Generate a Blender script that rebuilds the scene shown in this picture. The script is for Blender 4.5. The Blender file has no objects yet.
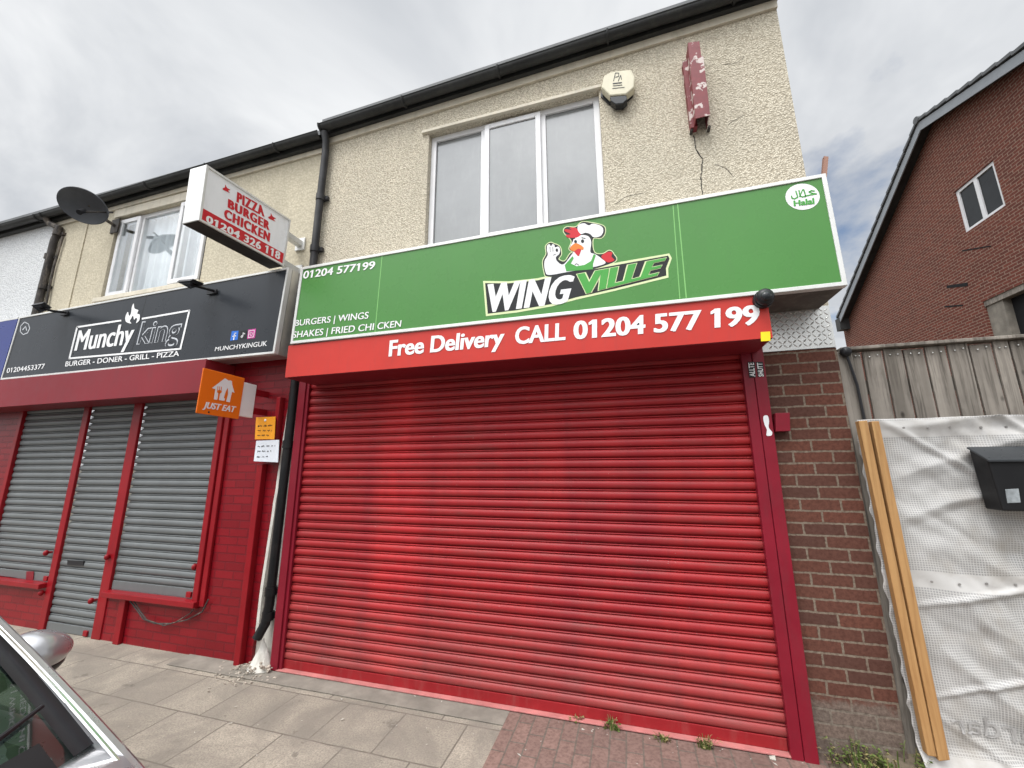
import bpy, bmesh, math, random
from mathutils import Vector, Matrix, noise as mnoise
random.seed(7)
R = math.radians

# ------------------------------------------------------------------ camera
CAMP = Vector((0.0, -3.1, 1.69))
FPX = 398.139
AX = [Vector((0.9601417, 0.2794638, -0.0052828)),     # image right
      Vector((-0.0612220, 0.1918215, -0.9795184)),    # image down
      Vector((-0.2727265, 0.9407999, 0.2012851))]     # forward
scn = bpy.context.scene
cd = bpy.data.cameras.new('camera'); cam = bpy.data.objects.new('camera', cd)
scn.collection.objects.link(cam); scn.camera = cam
cd.sensor_width = 36; cd.lens = FPX / 1024 * 36; cd.clip_start = .05; cd.clip_end = 3000
m3 = Matrix((AX[0], -AX[1], -AX[2])).transposed()
cam.matrix_world = Matrix.Translation(CAMP) @ m3.to_4x4()

# ------------------------------------------------------------------ light
SUN_EL, SUN_AZ = R(63), R(200)       # azimuth clockwise from +y; the sun is behind the camera, to the left, veiled by cloud
sun_dir = Vector((math.sin(SUN_AZ) * math.cos(SUN_EL), math.cos(SUN_AZ) * math.cos(SUN_EL), math.sin(SUN_EL)))
w = bpy.data.worlds.new('World'); scn.world = w; w.use_nodes = True
nt = w.node_tree; nt.nodes.clear()
def N(t, typ, **kw):
    n = t.nodes.new(typ)
    for k, v in kw.items():
        if k.startswith('i_'):
            key = k[2:]
            n.inputs[int(key) if key.isdigit() else key].default_value = v
        else: setattr(n, k, v)
    return n
out = N(nt, 'ShaderNodeOutputWorld'); bg = N(nt, 'ShaderNodeBackground'); bg.inputs[1].default_value = 0.1
sky = N(nt, 'ShaderNodeTexSky', sky_type='NISHITA', sun_disc=False, sun_elevation=SUN_EL, sun_rotation=SUN_AZ)
tc = N(nt, 'ShaderNodeTexCoord')
sep = N(nt, 'ShaderNodeSeparateXYZ'); nt.links.new(tc.outputs['Generated'], sep.inputs[0])
zc = N(nt, 'ShaderNodeMath', operation='MAXIMUM', i_1=0.0); nt.links.new(sep.outputs['Z'], zc.inputs[0])
za = N(nt, 'ShaderNodeMath', operation='ADD', i_1=0.22); nt.links.new(zc.outputs[0], za.inputs[0])
dv = N(nt, 'ShaderNodeVectorMath', operation='DIVIDE'); nt.links.new(tc.outputs['Generated'], dv.inputs[0])
cmb = N(nt, 'ShaderNodeCombineXYZ', i_2=1.0); nt.links.new(za.outputs[0], cmb.inputs[0]); nt.links.new(za.outputs[0], cmb.inputs[1])
nt.links.new(cmb.outputs[0], dv.inputs[1])
mp = N(nt, 'ShaderNodeMapping'); mp.inputs['Location'].default_value = (2.2, 11.4, 0); nt.links.new(dv.outputs[0], mp.inputs[0])
n1 = N(nt, 'ShaderNodeTexNoise', i_Scale=1.3, i_Detail=7.0, i_Roughness=0.55, i_Distortion=0.35); nt.links.new(mp.outputs[0], n1.inputs['Vector'])
n2 = N(nt, 'ShaderNodeTexNoise', i_Scale=1.3, i_Detail=6.0, i_Roughness=0.55, i_Distortion=0.6); nt.links.new(mp.outputs[0], n2.inputs['Vector'])
cov = N(nt, 'ShaderNodeValToRGB'); cov.color_ramp.elements[0].position = .25; cov.color_ramp.elements[1].position = .36
nt.links.new(n1.outputs['Fac'], cov.inputs[0])
shade = N(nt, 'ShaderNodeValToRGB'); e = shade.color_ramp.elements
e[0].position = .36; e[0].color = (4.4, 4.6, 4.9, 1); e[1].position = .60; e[1].color = (7.1, 7.2, 7.3, 1)
nt.links.new(n2.outputs['Fac'], shade.inputs[0])
# cloud is brighter around the hidden sun
dt = N(nt, 'ShaderNodeVectorMath', operation='DOT_PRODUCT'); dt.inputs[1].default_value = sun_dir; nt.links.new(tc.outputs['Generated'], dt.inputs[0])
gl = N(nt, 'ShaderNodeMapRange'); gl.inputs['From Min'].default_value = .62; gl.inputs['From Max'].default_value = 1.0
gl.inputs['To Min'].default_value = 1.0; gl.inputs['To Max'].default_value = 6.0; nt.links.new(dt.outputs['Value'], gl.inputs['Value'])
mulc = N(nt, 'ShaderNodeVectorMath', operation='SCALE'); nt.links.new(shade.outputs[0], mulc.inputs[0]); nt.links.new(gl.outputs[0], mulc.inputs['Scale'])
mx = N(nt, 'ShaderNodeMix', data_type='RGBA'); nt.links.new(cov.outputs[0], mx.inputs[0]); nt.links.new(sky.outputs[0], mx.inputs[6]); nt.links.new(mulc.outputs[0], mx.inputs[7])
nt.links.new(mx.outputs[2], bg.inputs[0]); nt.links.new(bg.outputs[0], out.inputs[0])
sd = bpy.data.lights.new('sun', 'SUN'); sd.energy = 1.3; sd.angle = R(25); sd.color = (1, .96, .9)
so = bpy.data.objects.new('sun', sd); scn.collection.objects.link(so)
so.rotation_euler = sun_dir.to_track_quat('Z', 'Y').to_euler()
vs = scn.view_settings; vs.view_transform = 'Standard'; vs.look = 'None'; vs.exposure = 0.45; vs.gamma = 1
scn.cycles.max_bounces = 6; scn.cycles.transparent_max_bounces = 8

# ------------------------------------------------------------------ pixel <-> place
def ray(px, py): return AX[0] * ((px - 512) / FPX) + AX[1] * ((py - 384) / FPX) + AX[2]
def atY(px, py, y): d = ray(px, py); return CAMP + d * ((y - CAMP.y) / d.y)
def atX(px, py, x): d = ray(px, py); return CAMP + d * ((x - CAMP.x) / d.x)
def atZ(px, py, z): d = ray(px, py); return CAMP + d * ((z - CAMP.z) / d.z)
def zm(ox, oy, s): return lambda x, y: (ox + x / s, oy + y / s)

# ------------------------------------------------------------------ materials
def base_mat(name):
    m = bpy.data.materials.new(name); m.use_nodes = True; t = m.node_tree; t.nodes.clear()
    o = N(t, 'ShaderNodeOutputMaterial'); p = N(t, 'ShaderNodeBsdfPrincipled'); t.links.new(p.outputs[0], o.inputs[0])
    c = N(t, 'ShaderNodeTexCoord')
    return m, t, p, c
def rgba(c): return (c[0], c[1], c[2], 1)
def ramp(t, fac, stops):
    r = N(t, 'ShaderNodeValToRGB'); el = r.color_ramp.elements
    while len(el) < len(stops): el.new(.5)
    for q, (pos, c) in zip(el, stops): q.position = pos; q.color = rgba(c)
    t.links.new(fac, r.inputs[0]); return r
def scl(c, k): return tuple(min(1, x * k) for x in c)
def mixc(t, fac, a, b, mode='MIX'):
    x = N(t, 'ShaderNodeMix', data_type='RGBA', blend_type=mode)
    for sock, v in ((x.inputs[0], fac), (x.inputs[6], a), (x.inputs[7], b)):
        if isinstance(v, (int, float)): sock.default_value = v
        elif isinstance(v, tuple): sock.default_value = rgba(v)
        else: t.links.new(v, sock)
    return x.outputs[2]
def noise(t, vec, scale, detail=4, rough=.6, dist=0):
    n = N(t, 'ShaderNodeTexNoise', i_Scale=scale, i_Detail=detail, i_Roughness=rough, i_Distortion=dist); t.links.new(vec, n.inputs['Vector']); return n.outputs['Fac']
def bump(t, p, h, strength=.3, dist=.01):
    b = N(t, 'ShaderNodeBump'); b.inputs['Strength'].default_value = strength; b.inputs['Distance'].default_value = dist
    t.links.new(h, b.inputs['Height'])
    if p.inputs['Normal'].is_linked: t.links.new(p.inputs['Normal'].links[0].from_socket, b.inputs['Normal'])
    t.links.new(b.outputs[0], p.inputs['Normal'])
def stretch(t, vec, s):
    m = N(t, 'ShaderNodeMapping'); m.inputs['Scale'].default_value = s; t.links.new(vec, m.inputs[0]); return m.outputs[0]
def paint(name, col, rough=.45, var=.12, scale=3, metal=0, dirt=0, dirtcol=(.12, .10, .08), bmp=.05, bscale=60, coat=0, spec=.25):
    m, t, p, c = base_mat(name); v = c.outputs['Object']
    f = noise(t, v, scale, 5)
    r = ramp(t, f, [(.3, scl(col, 1 - var)), (.7, scl(col, 1 + var))]).outputs[0]
    if dirt:
        d = noise(t, stretch(t, v, (5, 5, 1.2)), 3.0, 8, .7)
        dm = ramp(t, d, [(.50, (0, 0, 0)), (.78, (dirt,) * 3)]).outputs[0]
        r = mixc(t, dm, r, dirtcol)
    t.links.new(r, p.inputs['Base Color'])
    rr = N(t, 'ShaderNodeMapRange'); rr.inputs['To Min'].default_value = max(.03, rough - .12); rr.inputs['To Max'].default_value = min(1, rough + .12)
    t.links.new(noise(t, v, scale * 4, 4), rr.inputs['Value']); t.links.new(rr.outputs[0], p.inputs['Roughness'])
    p.inputs['Metallic'].default_value = metal; p.inputs['Specular IOR Level'].default_value = spec
    if coat: p.inputs['Coat Weight'].default_value = coat; p.inputs['Coat Roughness'].default_value = .05
    if bmp: bump(t, p, noise(t, v, bscale, 4), bmp, .004)
    return m
def swz(t, v, order):
    s = N(t, 'ShaderNodeSeparateXYZ'); t.links.new(v, s.inputs[0]); k = N(t, 'ShaderNodeCombineXYZ')
    for i, a in enumerate(order): t.links.new(s.outputs[a], k.inputs[i])
    return k.outputs[0]
def bricks(name, c1, c2, mortar, order='XZ', w=.225, h=.075, ms=.011, rough=.85, painted=False, off=(0, 0, 0), dirt=.3, bmp=.6, spots=(.5, .42, .36), smear=False):
    m, t, p, c = base_mat(name); v = c.outputs['Object']
    u = swz(t, v, (order[0], order[1]))
    mpn = N(t, 'ShaderNodeMapping'); mpn.inputs['Location'].default_value = off; t.links.new(u, mpn.inputs[0])
    wob = N(t, 'ShaderNodeTexNoise', i_Scale=9.0); t.links.new(v, wob.inputs['Vector'])
    ws = N(t, 'ShaderNodeVectorMath', operation='SCALE'); ws.inputs['Scale'].default_value = .009; t.links.new(wob.outputs['Color'], ws.inputs[0])
    ad = N(t, 'ShaderNodeVectorMath', operation='ADD'); t.links.new(mpn.outputs[0], ad.inputs[0]); t.links.new(ws.outputs[0], ad.inputs[1])
    wob2 = N(t, 'ShaderNodeTexNoise', i_Scale=55.0); t.links.new(v, wob2.inputs['Vector'])
    ws2 = N(t, 'ShaderNodeVectorMath', operation='SCALE'); ws2.inputs['Scale'].default_value = .007; t.links.new(wob2.outputs['Color'], ws2.inputs[0])
    ad2 = N(t, 'ShaderNodeVectorMath', operation='ADD'); t.links.new(ad.outputs[0], ad2.inputs[0]); t.links.new(ws2.outputs[0], ad2.inputs[1]); ad = ad2
    b = N(t, 'ShaderNodeTexBrick', i_Scale=1.0); b.offset = .5
    b.inputs['Brick Width'].default_value = w; b.inputs['Row Height'].default_value = h; b.inputs['Mortar Size'].default_value = ms; b.inputs['Mortar Smooth'].default_value = .15; b.inputs['Bias'].default_value = -.1
    b.inputs['Color1'].default_value = rgba(c1); b.inputs['Color2'].default_value = rgba(c2); b.inputs['Mortar'].default_value = rgba(mortar)
    t.links.new(ad.outputs[0], b.inputs['Vector'])
    g = noise(t, v, 45, 6, .7)
    col = mixc(t, ramp(t, g, [(.36, (.6,) * 3), (.58, (0, 0, 0))]).outputs[0], b.outputs['Color'], scl(c1, .38)) if not painted else b.outputs['Color']
    g2 = noise(t, v, 2.2, 6, .65)
    col = mixc(t, ramp(t, g2, [(.5, (0, 0, 0)), (.75, (dirt,) * 3)]).outputs[0], col, scl(c1, .5))
    if not painted:
        col = mixc(t, ramp(t, noise(t, v, 22, 6, .75), [(.70, (0, 0, 0)), (.80, (.35,) * 3)]).outputs[0], col, spots)
    else:
        col = mixc(t, ramp(t, noise(t, v, 14, 6, .8), [(.69, (0, 0, 0)), (.73, (.5,) * 3)]).outputs[0], col, (.35, .22, .2))
    if smear:      # old cement and road dirt smeared over the lowest courses
        sx = N(t, 'ShaderNodeSeparateXYZ'); t.links.new(v, sx.inputs[0])
        mr = N(t, 'ShaderNodeMapRange'); mr.inputs['From Min'].default_value = .48; mr.inputs['From Max'].default_value = .10; t.links.new(sx.outputs['Z'], mr.inputs['Value'])
        q = N(t, 'ShaderNodeMath', operation='ADD'); t.links.new(mr.outputs[0], q.inputs[0]); t.links.new(noise(t, v, 6, 8, .75), q.inputs[1])
        col = mixc(t, ramp(t, q.outputs[0], [(.85, (0, 0, 0)), (1.05, (.65,) * 3)]).outputs[0], col, ramp(t, g, [(.35, (.10, .085, .07)), (.65, (.22, .19, .16))]).outputs[0])
    t.links.new(col, p.inputs['Base Color']); p.inputs['Roughness'].default_value = rough; p.inputs['Specular IOR Level'].default_value = .3 if painted else .12
    inv = N(t, 'ShaderNodeMath', operation='SUBTRACT', i_0=1.0); t.links.new(b.outputs['Fac'], inv.inputs[1])
    bump(t, p, inv.outputs[0], bmp, .008); bump(t, p, g, .25, .005)
    return m

M = {}
def pebbledash(name, col, speck, scale=70, st=.9, stain=.35):
    m, t, p, c = base_mat(name); v = c.outputs['Object']
    vo = N(t, 'ShaderNodeTexVoronoi', i_Scale=float(scale)); t.links.new(v, vo.inputs['Vector'])
    nz = noise(t, v, scale * .45, 5, .7)
    r1 = ramp(t, vo.outputs['Distance'], [(.2, col), (.75, speck)]).outputs[0]
    r2 = mixc(t, ramp(t, nz, [(.36, (.75,) * 3), (.52, (0, 0, 0))]).outputs[0], r1, speck)
    big = noise(t, stretch(t, v, (1.6, 1.6, .7)), 1.3, 6, .6)
    r3 = mixc(t, ramp(t, big, [(.42, (0, 0, 0)), (.75, (stain,) * 3)]).outputs[0], r2, scl(col, .62))
    t.links.new(r3, p.inputs['Base Color']); p.inputs['Roughness'].default_value = .95; p.inputs['Specular IOR Level'].default_value = .15
    inv = N(t, 'ShaderNodeMath', operation='SUBTRACT', i_0=1.0); t.links.new(vo.outputs['Distance'], inv.inputs[1])
    bump(t, p, inv.outputs[0], st, .012); bump(t, p, nz, st * .7, .012)
    return m
M['pebble'] = pebbledash('pebbledash_cream', (.75, .69, .56), (.42, .37, .285), 74, .7, .55)
M['render'] = pebbledash('render_cream', (.60, .545, .42), (.47, .42, .32), 40, .3, .6)
M['whiterender'] = pebbledash('render_white', (.66, .67, .67), (.52, .53, .54), 45, .6, .3)
M['cream'] = paint('cream_paint', (.60, .55, .45), .6, .1, 4, dirt=.5, dirtcol=(.3, .27, .2))
M['gutter'] = paint('gutter_dark', (.035, .036, .036), .5, .35, 3, dirt=.4, dirtcol=(.10, .10, .085))
M['pipe'] = paint('pipe_dark', (.03, .03, .032), .45, .4, 6, dirt=.5, dirtcol=(.13, .12, .1))
M['rustpipe'] = paint('pipe_weathered', (.05, .045, .042), .7, .5, 8, dirt=.9, dirtcol=(.3, .25, .2), bmp=.3)
M['black'] = paint('black_plastic', (.018, .018, .02), .35, .2, 5)
M['dark'] = paint('dark_void', (.012, .012, .013), .8, .1, 4, bmp=0)
M['white'] = paint('white_upvc', (.72, .72, .73), .35, .04, 4, dirt=.25, dirtcol=(.42, .40, .36), bmp=0)
M['alu'] = paint('aluminium', (.62, .62, .60), .38, .12, 6, metal=.85, dirt=.3, dirtcol=(.3, .29, .27))
M['palealu'] = paint('pale_trim', (.66, .66, .64), .4, .06, 6, metal=.2, dirt=.2, dirtcol=(.35, .33, .3), bmp=0)
M['green'] = paint('sign_green', (.075, .228, .056), .28, .06, 1.0, dirt=.32, dirtcol=(.085, .20, .065), bmp=0)
M['signred'] = paint('sign_red', (.50, .038, .028), .38, .08, 1.3, dirt=.4, dirtcol=(.33, .05, .045), bmp=.02)
M['letter'] = paint('vinyl_white', (.80, .80, .80), .35, .03, 3, bmp=0)
M['pale'] = paint('vinyl_palegreen', (.66, .74, .42), .35, .03, 3, bmp=0)
M['charc'] = paint('vinyl_charcoal', (.016, .017, .018), .35, .1, 3, bmp=0)
M['vgreen'] = paint('vinyl_green', (.07, .33, .06), .35, .06, 3, bmp=0)
M['vred'] = paint('vinyl_red', (.55, .02, .03), .35, .06, 3, bmp=0)
M['vorange'] = paint('vinyl_orange', (.70, .20, .03), .35, .06, 3, bmp=0)
M['vgrey'] = paint('vinyl_lightgrey', (.55, .57, .60), .35, .06, 3, bmp=0)
M['vblue'] = paint('vinyl_blue', (.03, .16, .60), .35, .06, 3, bmp=0)
M['vpink'] = paint('vinyl_pink', (.55, .06, .30), .35, .3, 40, bmp=0)
M['signblack'] = paint('sign_charcoal', (.030, .034, .040), .30, .08, 1.2, dirt=.15, dirtcol=(.06, .065, .07), bmp=0)
M['signwhite'] = paint('sign_white', (.80, .81, .83), .3, .03, 2, dirt=.2, dirtcol=(.5, .5, .5), bmp=0)
M['signblue'] = paint('sign_blue', (.035, .05, .20), .3, .06, 2, bmp=0)
M['orange'] = paint('sign_orange', (.80, .17, .012), .35, .03, 2, bmp=0)
M['noticeorange'] = paint('notice_orange', (.80, .32, .02), .5, .05, 8, bmp=0)
M['noticewhite'] = paint('notice_white', (.70, .73, .78), .35, .06, 12, bmp=.3, bscale=30)
M['yellow'] = paint('sticker_yellow', (.85, .66, .02), .5, .05, 8, bmp=0)
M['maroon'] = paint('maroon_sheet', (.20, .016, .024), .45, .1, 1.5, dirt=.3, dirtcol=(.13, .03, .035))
M['darkred'] = paint('gloss_red_paint', (.24, .007, .012), .36, .15, 3, dirt=.3, dirtcol=(.10, .015, .02), bmp=.12, bscale=25)
M['rail'] = paint('rail_red', (.20, .010, .022), .35, .12, 3, dirt=.45, dirtcol=(.12, .03, .035), bmp=.06)
M['brick'] = bricks('brick_pier', (.135, .054, .038), (.085, .044, .035), (.21, .17, .13), ms=.0065, off=(-.05, .02, 0), smear=True)
M['housebrick'] = bricks('brick_house', (.185, .058, .042), (.12, .045, .036), (.29, .20, .155), order='YZ', dirt=.2)
M['redbrick'] = bricks('brick_painted_red', (.22, .006, .012), (.17, .005, .010), (.15, .008, .013), ms=.006, painted=True, rough=.36, bmp=1.0, dirt=.4)
M['plaster'] = paint('white_plaster', (.62, .60, .55), .8, .15, 9, dirt=.8, dirtcol=(.28, .25, .2), bmp=.5, bscale=30)
M['tile'] = paint('roof_tile', (.12, .125, .13), .6, .2, 5)
M['barge'] = paint('barge_grey', (.26, .28, .30), .4, .08, 3, bmp=0)
M['wood'] = None
def wood(name, a, b, rough=.75, sc=(22, 22, 1.1), knots=True):
    m, t, p, c = base_mat(name); v = c.outputs['Object']
    obi = N(t, 'ShaderNodeObjectInfo')
    s = stretch(t, v, sc)
    f = noise(t, s, 1.6, 8, .65, .8)
    col = ramp(t, f, [(.28, b), (.5, scl(a, .85)), (.72, a)]).outputs[0]
    col = mixc(t, ramp(t, noise(t, v, 3, 4), [(.4, (0, 0, 0)), (.8, (.5,) * 3)]).outputs[0], col, scl(b, 1.2))
    col = mixc(t, ramp(t, noise(t, stretch(t, v, (1, .01, .05)), 9.3, 1), [(.35, (.6,) * 3), (.6, (0, 0, 0))]).outputs[0], col, scl(b, 1.5))
    if knots:
        vo = N(t, 'ShaderNodeTexVoronoi', i_Scale=3.2, i_Randomness=1.0); t.links.new(stretch(t, v, (2.2, 2.2, 1.2)), vo.inputs['Vector'])
        col = mixc(t, ramp(t, vo.outputs['Distance'], [(.05, (.8,) * 3), (.11, (0, 0, 0))]).outputs[0], col, scl(b, .45))
    t.links.new(col, p.inputs['Base Color']); p.inputs['Roughness'].default_value = rough; p.inputs['Specular IOR Level'].default_value = .15
    bump(t, p, f, .35, .006)
    return m
M['oldwood'] = wood('wood_weathered', (.33, .295, .255), (.05, .043, .036))
M['newwood'] = wood('wood_fresh', (.50, .30, .13), (.24, .12, .045), .6)
M['pinkwood'] = wood('wood_reddish', (.34, .20, .15), (.24, .13, .10), .6)
M['litterm'] = paint('litter_pale', (.42, .40, .35), .8, .2, 9)
M['weed'] = paint('weed_green', (.10, .14, .035), .6, .35, 14, bmp=0)
M['weeddry'] = paint('weed_dry', (.26, .22, .10), .7, .3, 14, bmp=0)
M['soil'] = paint('soil_earth', (.13, .105, .075), .95, .35, 12, bmp=.9, bscale=40)
M['stone'] = paint('rubble_pale', (.42, .37, .31), .9, .35, 20, bmp=.5, bscale=50)

def shutter_red():
    m, t, p, c = base_mat('shutter_red'); v = c.outputs['Object']
    col = ramp(t, noise(t, v, 1.4, 4), [(.3, (.28, .014, .017)), (.7, (.37, .020, .022))]).outputs[0]
    # streaks of rubbed, darker old paint running down, and road dust
    st = noise(t, stretch(t, v, (2.2, 1, .30)), 1.4, 6, .6)
    col = mixc(t, ramp(t, st, [(.44, (0, 0, 0)), (.66, (.62,) * 3)]).outputs[0], col, (.20, .010, .018))
    s2 = noise(t, stretch(t, v, (9, 1, .5)), 1.7, 7, .7)
    col = mixc(t, ramp(t, s2, [(.52, (0, 0, 0)), (.70, (.28,) * 3)]).outputs[0], col, (.14, .012, .018))
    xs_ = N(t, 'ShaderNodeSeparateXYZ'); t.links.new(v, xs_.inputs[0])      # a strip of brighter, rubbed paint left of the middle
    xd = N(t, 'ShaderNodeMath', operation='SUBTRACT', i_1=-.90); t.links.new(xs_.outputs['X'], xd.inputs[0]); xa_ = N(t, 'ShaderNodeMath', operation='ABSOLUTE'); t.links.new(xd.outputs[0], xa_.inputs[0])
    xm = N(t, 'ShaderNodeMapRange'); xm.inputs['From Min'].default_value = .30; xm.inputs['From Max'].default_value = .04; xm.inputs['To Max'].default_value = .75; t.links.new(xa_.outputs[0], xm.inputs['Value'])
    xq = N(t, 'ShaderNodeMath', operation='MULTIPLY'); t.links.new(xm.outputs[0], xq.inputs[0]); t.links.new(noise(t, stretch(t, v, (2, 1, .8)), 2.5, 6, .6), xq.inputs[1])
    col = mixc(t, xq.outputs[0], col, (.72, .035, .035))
    s3 = N(t, 'ShaderNodeTexWhiteNoise', noise_dimensions='1D'); dvz = N(t, 'ShaderNodeMath', operation='DIVIDE', i_1=.07453); s0 = N(t, 'ShaderNodeSeparateXYZ'); t.links.new(v, s0.inputs[0]); az = N(t, 'ShaderNodeMath', operation='SUBTRACT', i_1=.085); t.links.new(s0.outputs['Z'], az.inputs[0]); t.links.new(az.outputs[0], dvz.inputs[0]); fl = N(t, 'ShaderNodeMath', operation='FLOOR'); t.links.new(dvz.outputs[0], fl.inputs[0]); t.links.new(fl.outputs[0], s3.inputs['W'])
    col = mixc(t, ramp(t, s3.outputs['Value'], [(0, (0, 0, 0)), (1, (.35,) * 3)]).outputs[0], col, (.28, .016, .022))
    du = noise(t, stretch(t, v, (1.0, 1, 9)), 2.4, 8, .7)
    col = mixc(t, ramp(t, du, [(.50, (0, 0, 0)), (.70, (.6,) * 3)]).outputs[0], col, (.17, .042, .038))
    sp = noise(t, v, 55, 3, .6)
    col = mixc(t, ramp(t, sp, [(.725, (0, 0, 0)), (.75, (.7,) * 3)]).outputs[0], col, (.45, .25, .24))
    # splash-back of dirt towards the foot
    sx = N(t, 'ShaderNodeSeparateXYZ'); t.links.new(v, sx.inputs[0])
    mr = N(t, 'ShaderNodeMapRange'); mr.inputs['From Min'].default_value = .75; mr.inputs['From Max'].default_value = .05
    t.links.new(sx.outputs['Z'], mr.inputs['Value'])
    spl = N(t, 'ShaderNodeMath', operation='MULTIPLY'); t.links.new(mr.outputs[0], spl.inputs[0]); t.links.new(noise(t, stretch(t, v, (1, 1, 3)), 4, 8, .75), spl.inputs[1])
    spl2 = N(t, 'ShaderNodeMath', operation='MULTIPLY', i_1=.55); t.links.new(spl.outputs[0], spl2.inputs[0])
    col = mixc(t, spl2.outputs[0], col, (.24, .13, .115))
    t.links.new(col, p.inputs['Base Color']); p.inputs['Roughness'].default_value = .45; p.inputs['Specular IOR Level'].default_value = .28
    bump(t, p, noise(t, v, 30, 4), .06, .004)
    return m
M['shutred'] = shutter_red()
M['shutgrey'] = paint('shutter_grey', (.16, .17, .172), .42, .12, 2, metal=.25, dirt=.35, dirtcol=(.2, .2, .19))
M['barred'] = paint('bottom_bar_red', (.27, .016, .020), .45, .15, 3, dirt=.5, dirtcol=(.3, .09, .08))
M['lippink'] = paint('bottom_lip_worn', (.46, .17, .16), .6, .2, 6, dirt=.5, dirtcol=(.3, .2, .18))

def chipped(name, col, under):
    m, t, p, c = base_mat(name); v = c.outputs['Object']
    f = noise(t, v, 11, 6, .6)
    cc = mixc(t, ramp(t, f, [(.545, (0, 0, 0)), (.565, (1, 1, 1))]).outputs[0], ramp(t, noise(t, v, 20, 4), [(.3, scl(col, .75)), (.7, col)]).outputs[0], under)
    t.links.new(cc, p.inputs['Base Color']); p.inputs['Roughness'].default_value = .6
    bump(t, p, f, .4, .004); return m
M['chipred'] = chipped('chipped_red', (.20, .026, .032), (.55, .47, .44))

def glass(name, tint=(.9, .95, .93), refl=.06, rough=.02):
    m = bpy.data.materials.new(name); m.use_nodes = True; t = m.node_tree; t.nodes.clear()
    o = N(t, 'ShaderNodeOutputMaterial'); tr = N(t, 'ShaderNodeBsdfTransparent'); tr.inputs[0].default_value = rgba(tint)
    g = N(t, 'ShaderNodeBsdfGlossy'); g.inputs['Roughness'].default_value = rough; g.inputs[0].default_value = (1, 1, 1, 1)
    fr = N(t, 'ShaderNodeLayerWeight'); fr.inputs['Blend'].default_value = .5
    pw = N(t, 'ShaderNodeMath', operation='POWER', i_1=4.0); t.links.new(fr.outputs['Facing'], pw.inputs[0])
    a = N(t, 'ShaderNodeMath', operation='ADD', i_1=.04 + refl, use_clamp=True); t.links.new(pw.outputs[0], a.inputs[0])
    mxs = N(t, 'ShaderNodeMixShader'); t.links.new(a.outputs[0], mxs.inputs[0]); t.links.new(tr.outputs[0], mxs.inputs[1]); t.links.new(g.outputs[0], mxs.inputs[2])
    t.links.new(mxs.outputs[0], o.inputs[0]); return m
M['glass'] = glass('window_glass', (.95, .97, .97), .08)
M['carglass'] = glass('car_glass', (.35, .42, .40), .02)
M['frosted'] = paint('obscured_glass', (.15, .157, .158), .16, .22, 1.3, dirt=.2, dirtcol=(.27, .275, .27), bmp=0, spec=1.0)
M['darkglass'] = paint('dark_glass', (.02, .022, .024), .06, .2, 3, bmp=0, spec=.3)
M['curtain'] = paint('net_curtain', (.80, .82, .86), .9, .06, 5, bmp=0)
M['dish'] = paint('dish_grey', (.085, .09, .10), .5, .12, 10, bmp=0)
M['carpaint'] = paint('car_silver', (.40, .40, .41), .30, .04, 4, metal=.65, bmp=0, coat=1)
M['chrome'] = paint('chrome', (.75, .76, .77), .12, .03, 4, metal=1, bmp=0)
M['tyre'] = paint('tyre_rubber', (.02, .02, .02), .8, .2, 20)
M['trim'] = paint('car_trim', (.022, .023, .025), .45, .2, 10)
M['alarm'] = paint('alarm_cream', (.62, .58, .44), .4, .06, 6, dirt=.2, dirtcol=(.35, .33, .25), bmp=0)

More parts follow.
